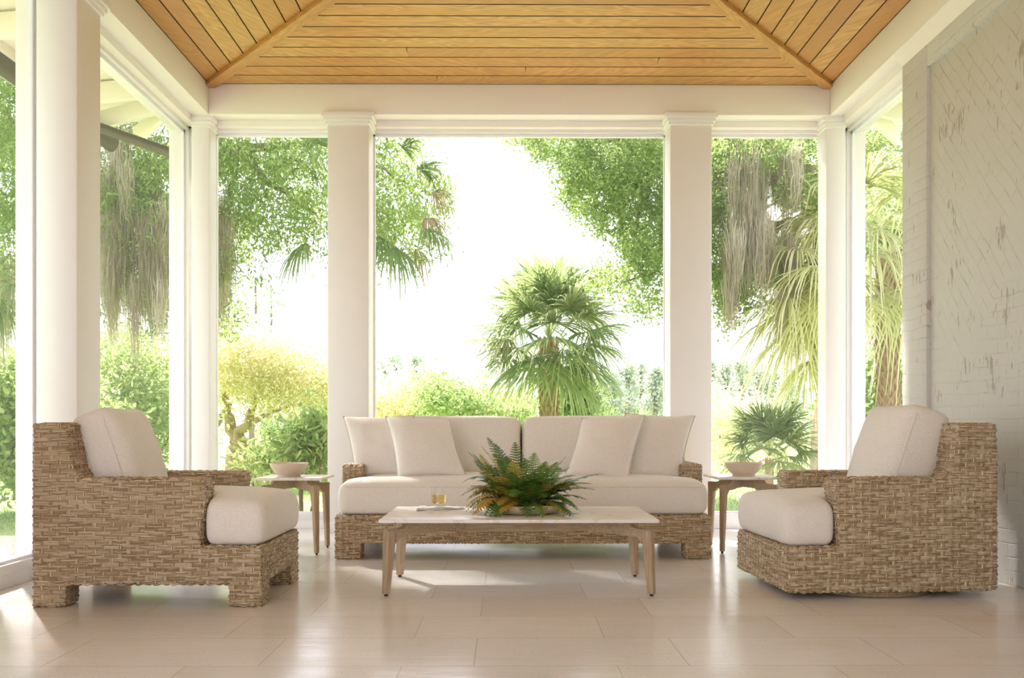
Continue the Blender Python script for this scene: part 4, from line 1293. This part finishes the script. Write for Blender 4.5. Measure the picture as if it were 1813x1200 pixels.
c2 = P(619, 372, 10.2)
fr2 = []
for i, (hx, hy, dd, R, mt, dr) in enumerate(((712, 262, 10.1, .42, 'palm_leaf', .35), (742, 300, 9.9, .42, 'palm_leaf', .5), (765, 340, 10.2, .40, 'palm_dead', .7), (756, 385, 10.0, .40, 'palm_dead', .9), (757, 405, 9.8, .42, 'palm_leaf', .8), (700, 438, 9.7, .48, 'palm_leaf', .8), (675, 420, 9.9, .5, 'palm_leaf', .7), (540, 430, 10, .5, 'palm_leaf', .7), (548, 300, 10.4, .5, 'palm_leaf', .4), (600, 250, 10.5, .5, 'palm_leaf', .3), (735, 440, 10.3, .35, 'palm_dead', 1.0))):
    fr2.append((fan(c2, P(hx, hy, dd), R, 34, 1.5, dr, .4, seed=700 + i, wid=.024), mt))
palm('sabal_palm', 'sabal palm behind the left back column, a few green and dry fans showing', 'palm tree', c2, fr2, None, .16)
cl = P(-80, 540, 9.5)
frl = [(fan(cl, P(-50 + 24 * i, 505 + 22 * (i % 3), 9.4 - .1 * i), .55, 34, 1.7, .8, .5, seed=760 + i, wid=.02), 'palm_leaf') for i in range(4)]
palm('sabal_palm', 'palm with drooping fans at the far left edge beyond the nearest left window', 'palm tree', cl, frl, None, .15)

c6 = P(1362, 806, 9.6)
palm('palmetto', 'low green palmetto outside the right back window behind the side table', 'palm', c6, crown_fronds(c6, 24, .32, .42, -.45, 1.4, 'palm_leaf', 51, .3, .024, .4, 2.0, 34), None, .04)
for k, (px, dd, lb) in enumerate(((1070, 12.5, 'palmetto tips showing above the right sofa back cushion, left one of two'), (1128, 12.2, 'palmetto tips showing above the right sofa back cushion, right one of two'))):
    c = P(px, 790, dd)
    palm('palmetto', lb, 'palm', c, crown_fronds(c, 12, .25, .34, .3, 1.4, 'palm_leaf', 61 + k, .15, .022, .3, 1.6, 26), None, .06)

# ---- pale yellow-green tree in the left back window
D7 = 21.0
tb = P(420, 842, D7); tb.z = GZ0
fk = P(419, 782, D7)
lim = [([tb, fk], .30, .24), ([fk, P(405, 740, D7), P(398, 690, D7)], .17, .07), ([fk, P(440, 750, D7 - .3), P(455, 690, D7)], .15, .06), ([P(452, 745, D7), P(480, 728, D7), P(525, 715, D7)], .07, .03), ([P(395, 735, D7), P(382, 755, D7), P(370, 720, D7)], .08, .03), ([P(455, 690, D7), P(500, 640, D7)], .05, .02), ([P(398, 690, D7), P(420, 620, D7)], .06, .02)]
regs = [(420, 640, 50, 45), (470, 640, 70, 50), (530, 655, 70, 45), (580, 680, 50, 40), (440, 680, 70, 30), (520, 700, 80, 30, .8), (400, 600, 30, 25, .8), (350, 660, 50, 60, .8), (620, 680, 50, 50, .8)]
fol = leaf_cloud(px_points(regs, 620, D7, 1.6, 71), 64, .22, .085, .022, (.55, .25), .2, 71)
ms = moss_strands(px_points([(450, 735, 40, 15), (480, 745, 40, 12), (400, 720, 25, 20), (520, 740, 40, 12)], 60, D7 - .5, .8, 72), 10, .7, .1, 73)
tree('forked_tree', 'forked tree with pale yellow-green leaves seen through the left back window', 'tree', tb, lim, fol, 'yellow_leaf', 'bark_pale', moss=ms)

# ---- shrubs
def shrub(label, regs, D, n, per, sp, L, W, hue, mat, seed, name='shrub', dd=.5, group=None):
    c = px_points(regs, n, D, dd, seed); fol = leaf_cloud(c, per, sp, L, W, (hue, .22), -.2, seed)
    b = Vector(tuple(c.mean(0))); b.z = GZ0
    lim = []
    r = np.random.default_rng(seed)
    for i in range(5):
        q = c[r.integers(len(c))]; lim.append(([b + Vector((.1 * math.cos(i), .1 * math.sin(i), 0)), Vector(tuple((np.array(b) * .4 + q * .6))), Vector(tuple(q))], .018 * D / 9, .006 * D / 9))
    return tree(name, label, 'shrub', b, lim, fol, mat, group=group, foln='leaves')
shrub('broad-leaved green shrub by the left back column behind the side table', [(545, 775, 35, 35), (560, 800, 30, 40), (530, 810, 40, 25), (570, 750, 20, 20, .7)], 9.6, 150, 20, .09, .105, .021, .45, 'bush_leaf', 81)
shrub('small bright green shrub showing behind the far arm of the left armchair', [(460, 815, 40, 22), (480, 830, 40, 15)], 9.8, 60, 18, .07, .10, .016, .6, 'bush_leaf', 82)
shrub('dark green rounded bush under the forked tree in the left back window', [(490, 780, 32, 25), (495, 800, 30, 20)], 17, 70, 30, .13, .07, .02, .05, 'bush_leaf', 83)
shrub('green shrub right of the lone palm trunk behind the sofa', [(1020, 690, 30, 30), (1030, 720, 35, 25), (1000, 715, 20, 25)], 19, 120, 26, .15, .12, .04, .35, 'bush_leaf', 84)
shrub('yellow-green bush left of the lone palm, above the left sofa back cushion', [(790, 715, 60, 30), (840, 725, 50, 22), (765, 700, 25, 25), (880, 730, 50, 20), (930, 735, 40, 15)], 26, 220, 26, .22, .15, .05, .55, 'bush_leaf', 85, dd=1.5)
shrub('pale straw-coloured bush beyond the left part of the middle window', [(700, 710, 50, 30), (740, 685, 45, 30), (690, 740, 60, 20), (650, 720, 50, 40), (800, 690, 60, 20, .6)], 34, 260, 26, .3, .2, .06, .8, 'yellow_leaf', 86, dd=2)
shrub('bright hazy bush filling the lower part of the far left window', [(220, 640, 70, 50), (270, 690, 60, 60), (200, 700, 60, 50), (240, 740, 90, 40), (320, 720, 30, 80), (320, 790, 30, 40)], 16, 420, 44, .2, .085, .024, .62, 'bush_leaf', 87, dd=1.5)
shrub('light green bush beyond the nearest left window above the lawn', [(10, 690, 60, 50), (20, 760, 60, 50), (10, 820, 60, 30), (110, 760, 90, 80, .8)], 12.2, 320, 34, .17, .10, .03, .5, 'bush_leaf', 88, dd=.9)
shrub('pale grassy bush behind the right side table in the right back window', [(1280, 780, 35, 50), (1275, 730, 25, 40), (1310, 730, 50, 25), (1400, 800, 60, 40), (1240, 760, 30, 50)], 24, 200, 26, .22, .16, .025, .7, 'yellow_leaf', 89, dd=1.2)
shrub('leafy green bush low beyond the small right window', [(1545, 690, 25, 60), (1560, 730, 40, 40), (1600, 700, 40, 60), (1500, 720, 40, 50)], 16, 180, 30, .16, .12, .04, .4, 'bush_leaf', 90, dd=.8)
# slim tree trunk in the small right window
tb = P(1551, 860, 17); tb.z = GZ0
tree('slim_tree', 'slim dark tree trunk rising behind the leafy bush in the small right window', 'tree', tb, [([tb, P(1552, 700, 17), P(1546, 590, 17), P(1556, 400, 17)], .12, .08)], leaf_cloud(px_points([(1556, 400, 40, 60), (1590, 450, 40, 60), (1540, 560, 20, 30, .4)], 120, 17, 1, 91), 30, .2, .12, .04, (.3, .2), .2, 91), 'oak_leaf')

# ---- distant trees
def far_tree(px, top, w, D, seed, mat, label, group, kind='round'):
    b = P(px, 754, D); b.z = GZ0; t = P(px, top, D); h = t.z - b.z; W = 1.3 * w / F * D
    r = np.random.default_rng(seed)
    n = 80; cs = []
    for _ in range(n):
        f = r.uniform(.06, 1.0)
        rad = W * (math.sin(math.pi * min(1, f * .82 + .12)) ** .7) * math.sqrt(r.random())
        if kind == 'pine': rad = W * (1.08 - f) * math.sqrt(r.random()) * 1.3
        a = r.uniform(0, 2 * math.pi)
        cs.append((b.x + rad * math.cos(a), b.y + rad * math.sin(a) * .7, b.z + h * f))
    W *= 1.25; L = .0036 * D
    fol = leaf_cloud(np.array(cs), 34, W * .16, L, L * .3, (.5, .25), .1, seed, .6)
    return tree('far_tree', label, 'tree', b, [([b, Vector((b.x, b.y, b.z + h * .9))], .006 * D * .5, .002 * D)], fol, mat, group=group)
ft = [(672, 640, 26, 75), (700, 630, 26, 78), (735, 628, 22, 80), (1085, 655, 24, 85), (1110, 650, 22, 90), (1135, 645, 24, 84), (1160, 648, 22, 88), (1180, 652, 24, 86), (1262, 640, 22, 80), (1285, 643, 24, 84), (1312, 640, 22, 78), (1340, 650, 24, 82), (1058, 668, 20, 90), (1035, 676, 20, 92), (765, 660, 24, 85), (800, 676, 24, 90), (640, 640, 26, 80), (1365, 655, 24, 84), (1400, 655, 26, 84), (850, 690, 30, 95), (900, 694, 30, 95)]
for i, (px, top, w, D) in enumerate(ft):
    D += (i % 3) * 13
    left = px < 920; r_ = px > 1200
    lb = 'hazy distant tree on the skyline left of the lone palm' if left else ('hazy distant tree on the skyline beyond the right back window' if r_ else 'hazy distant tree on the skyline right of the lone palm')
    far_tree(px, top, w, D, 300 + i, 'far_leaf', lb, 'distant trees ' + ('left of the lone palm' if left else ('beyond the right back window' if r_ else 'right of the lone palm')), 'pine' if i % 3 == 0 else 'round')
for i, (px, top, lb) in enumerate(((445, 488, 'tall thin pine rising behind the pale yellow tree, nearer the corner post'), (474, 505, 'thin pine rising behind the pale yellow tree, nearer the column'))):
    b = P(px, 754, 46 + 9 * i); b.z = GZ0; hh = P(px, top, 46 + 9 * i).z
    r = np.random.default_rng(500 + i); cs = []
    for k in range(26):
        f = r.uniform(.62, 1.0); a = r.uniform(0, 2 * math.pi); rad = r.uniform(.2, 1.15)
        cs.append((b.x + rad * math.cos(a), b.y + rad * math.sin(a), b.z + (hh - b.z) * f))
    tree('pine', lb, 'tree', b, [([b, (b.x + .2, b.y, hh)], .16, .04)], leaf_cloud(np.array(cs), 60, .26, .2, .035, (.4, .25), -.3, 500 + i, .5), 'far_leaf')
# ------------------------------------------------------------------ light, camera, view
W = bpy.data.worlds.new('sky'); S.world = W; W.use_nodes = True
nt = W.node_tree; nt.nodes.clear()
o_ = nt.nodes.new('ShaderNodeOutputWorld'); bg = nt.nodes.new('ShaderNodeBackground')
tc = nt.nodes.new('ShaderNodeTexCoord'); sp_ = nt.nodes.new('ShaderNodeSeparateXYZ'); rp = nt.nodes.new('ShaderNodeValToRGB')
nt.links.new(tc.outputs['Generated'], sp_.inputs[0]); nt.links.new(sp_.outputs[2], rp.inputs[0])
rp.color_ramp.elements[0].position = 0.0; rp.color_ramp.elements[0].color = (.92, .905, 1.0, 1)
rp.color_ramp.elements[1].position = .8; rp.color_ramp.elements[1].color = (.82, .865, 1.0, 1)
nt.links.new(rp.outputs[0], bg.inputs[0]); bg.inputs[1].default_value = SKY
nt.links.new(bg.outputs[0], o_.inputs[0])

sl = bpy.data.lights.new('sun', 'SUN'); sl.energy = SUN; sl.angle = math.radians(2.0); sl.color = (1.0, .93, .88)
so = bpy.data.objects.new('sun', sl); COL.objects.link(so)
az, el = SUN_DIR
dv_ = Vector((math.sin(az) * math.cos(el), math.cos(az) * math.cos(el), math.sin(el)))    # towards the sun
so.rotation_euler = dv_.to_track_quat('Z', 'Y').to_euler(); so.location = dv_ * 30

cd = bpy.data.cameras.new('camera'); co = bpy.data.objects.new('camera', cd); COL.objects.link(co)
cd.sensor_fit = 'HORIZONTAL'; cd.sensor_width = 36; cd.lens = 36 * F / 1813
cd.shift_y = (HOR - 600) / 1813; cd.clip_start = .05; cd.clip_end = 2000
co.location = (0, 0, H); co.rotation_euler = (math.radians(90), 0, -TH)
S.camera = co
S.view_settings.view_transform = 'Standard'; S.view_settings.look = 'None'
S.view_settings.exposure = EXPO; S.view_settings.gamma = 1; S.view_settings.use_curve_mapping = False
c_ = S.cycles if hasattr(S, 'cycles') else None
if c_:
    c_.use_denoising = True; c_.max_bounces = 10; c_.diffuse_bounces = 5; c_.glossy_bounces = 4; c_.transmission_bounces = 8; c_.transparent_max_bounces = 12
    c_.sample_clamp_indirect = 6.0; c_.caustics_reflective = False; c_.caustics_refractive = False
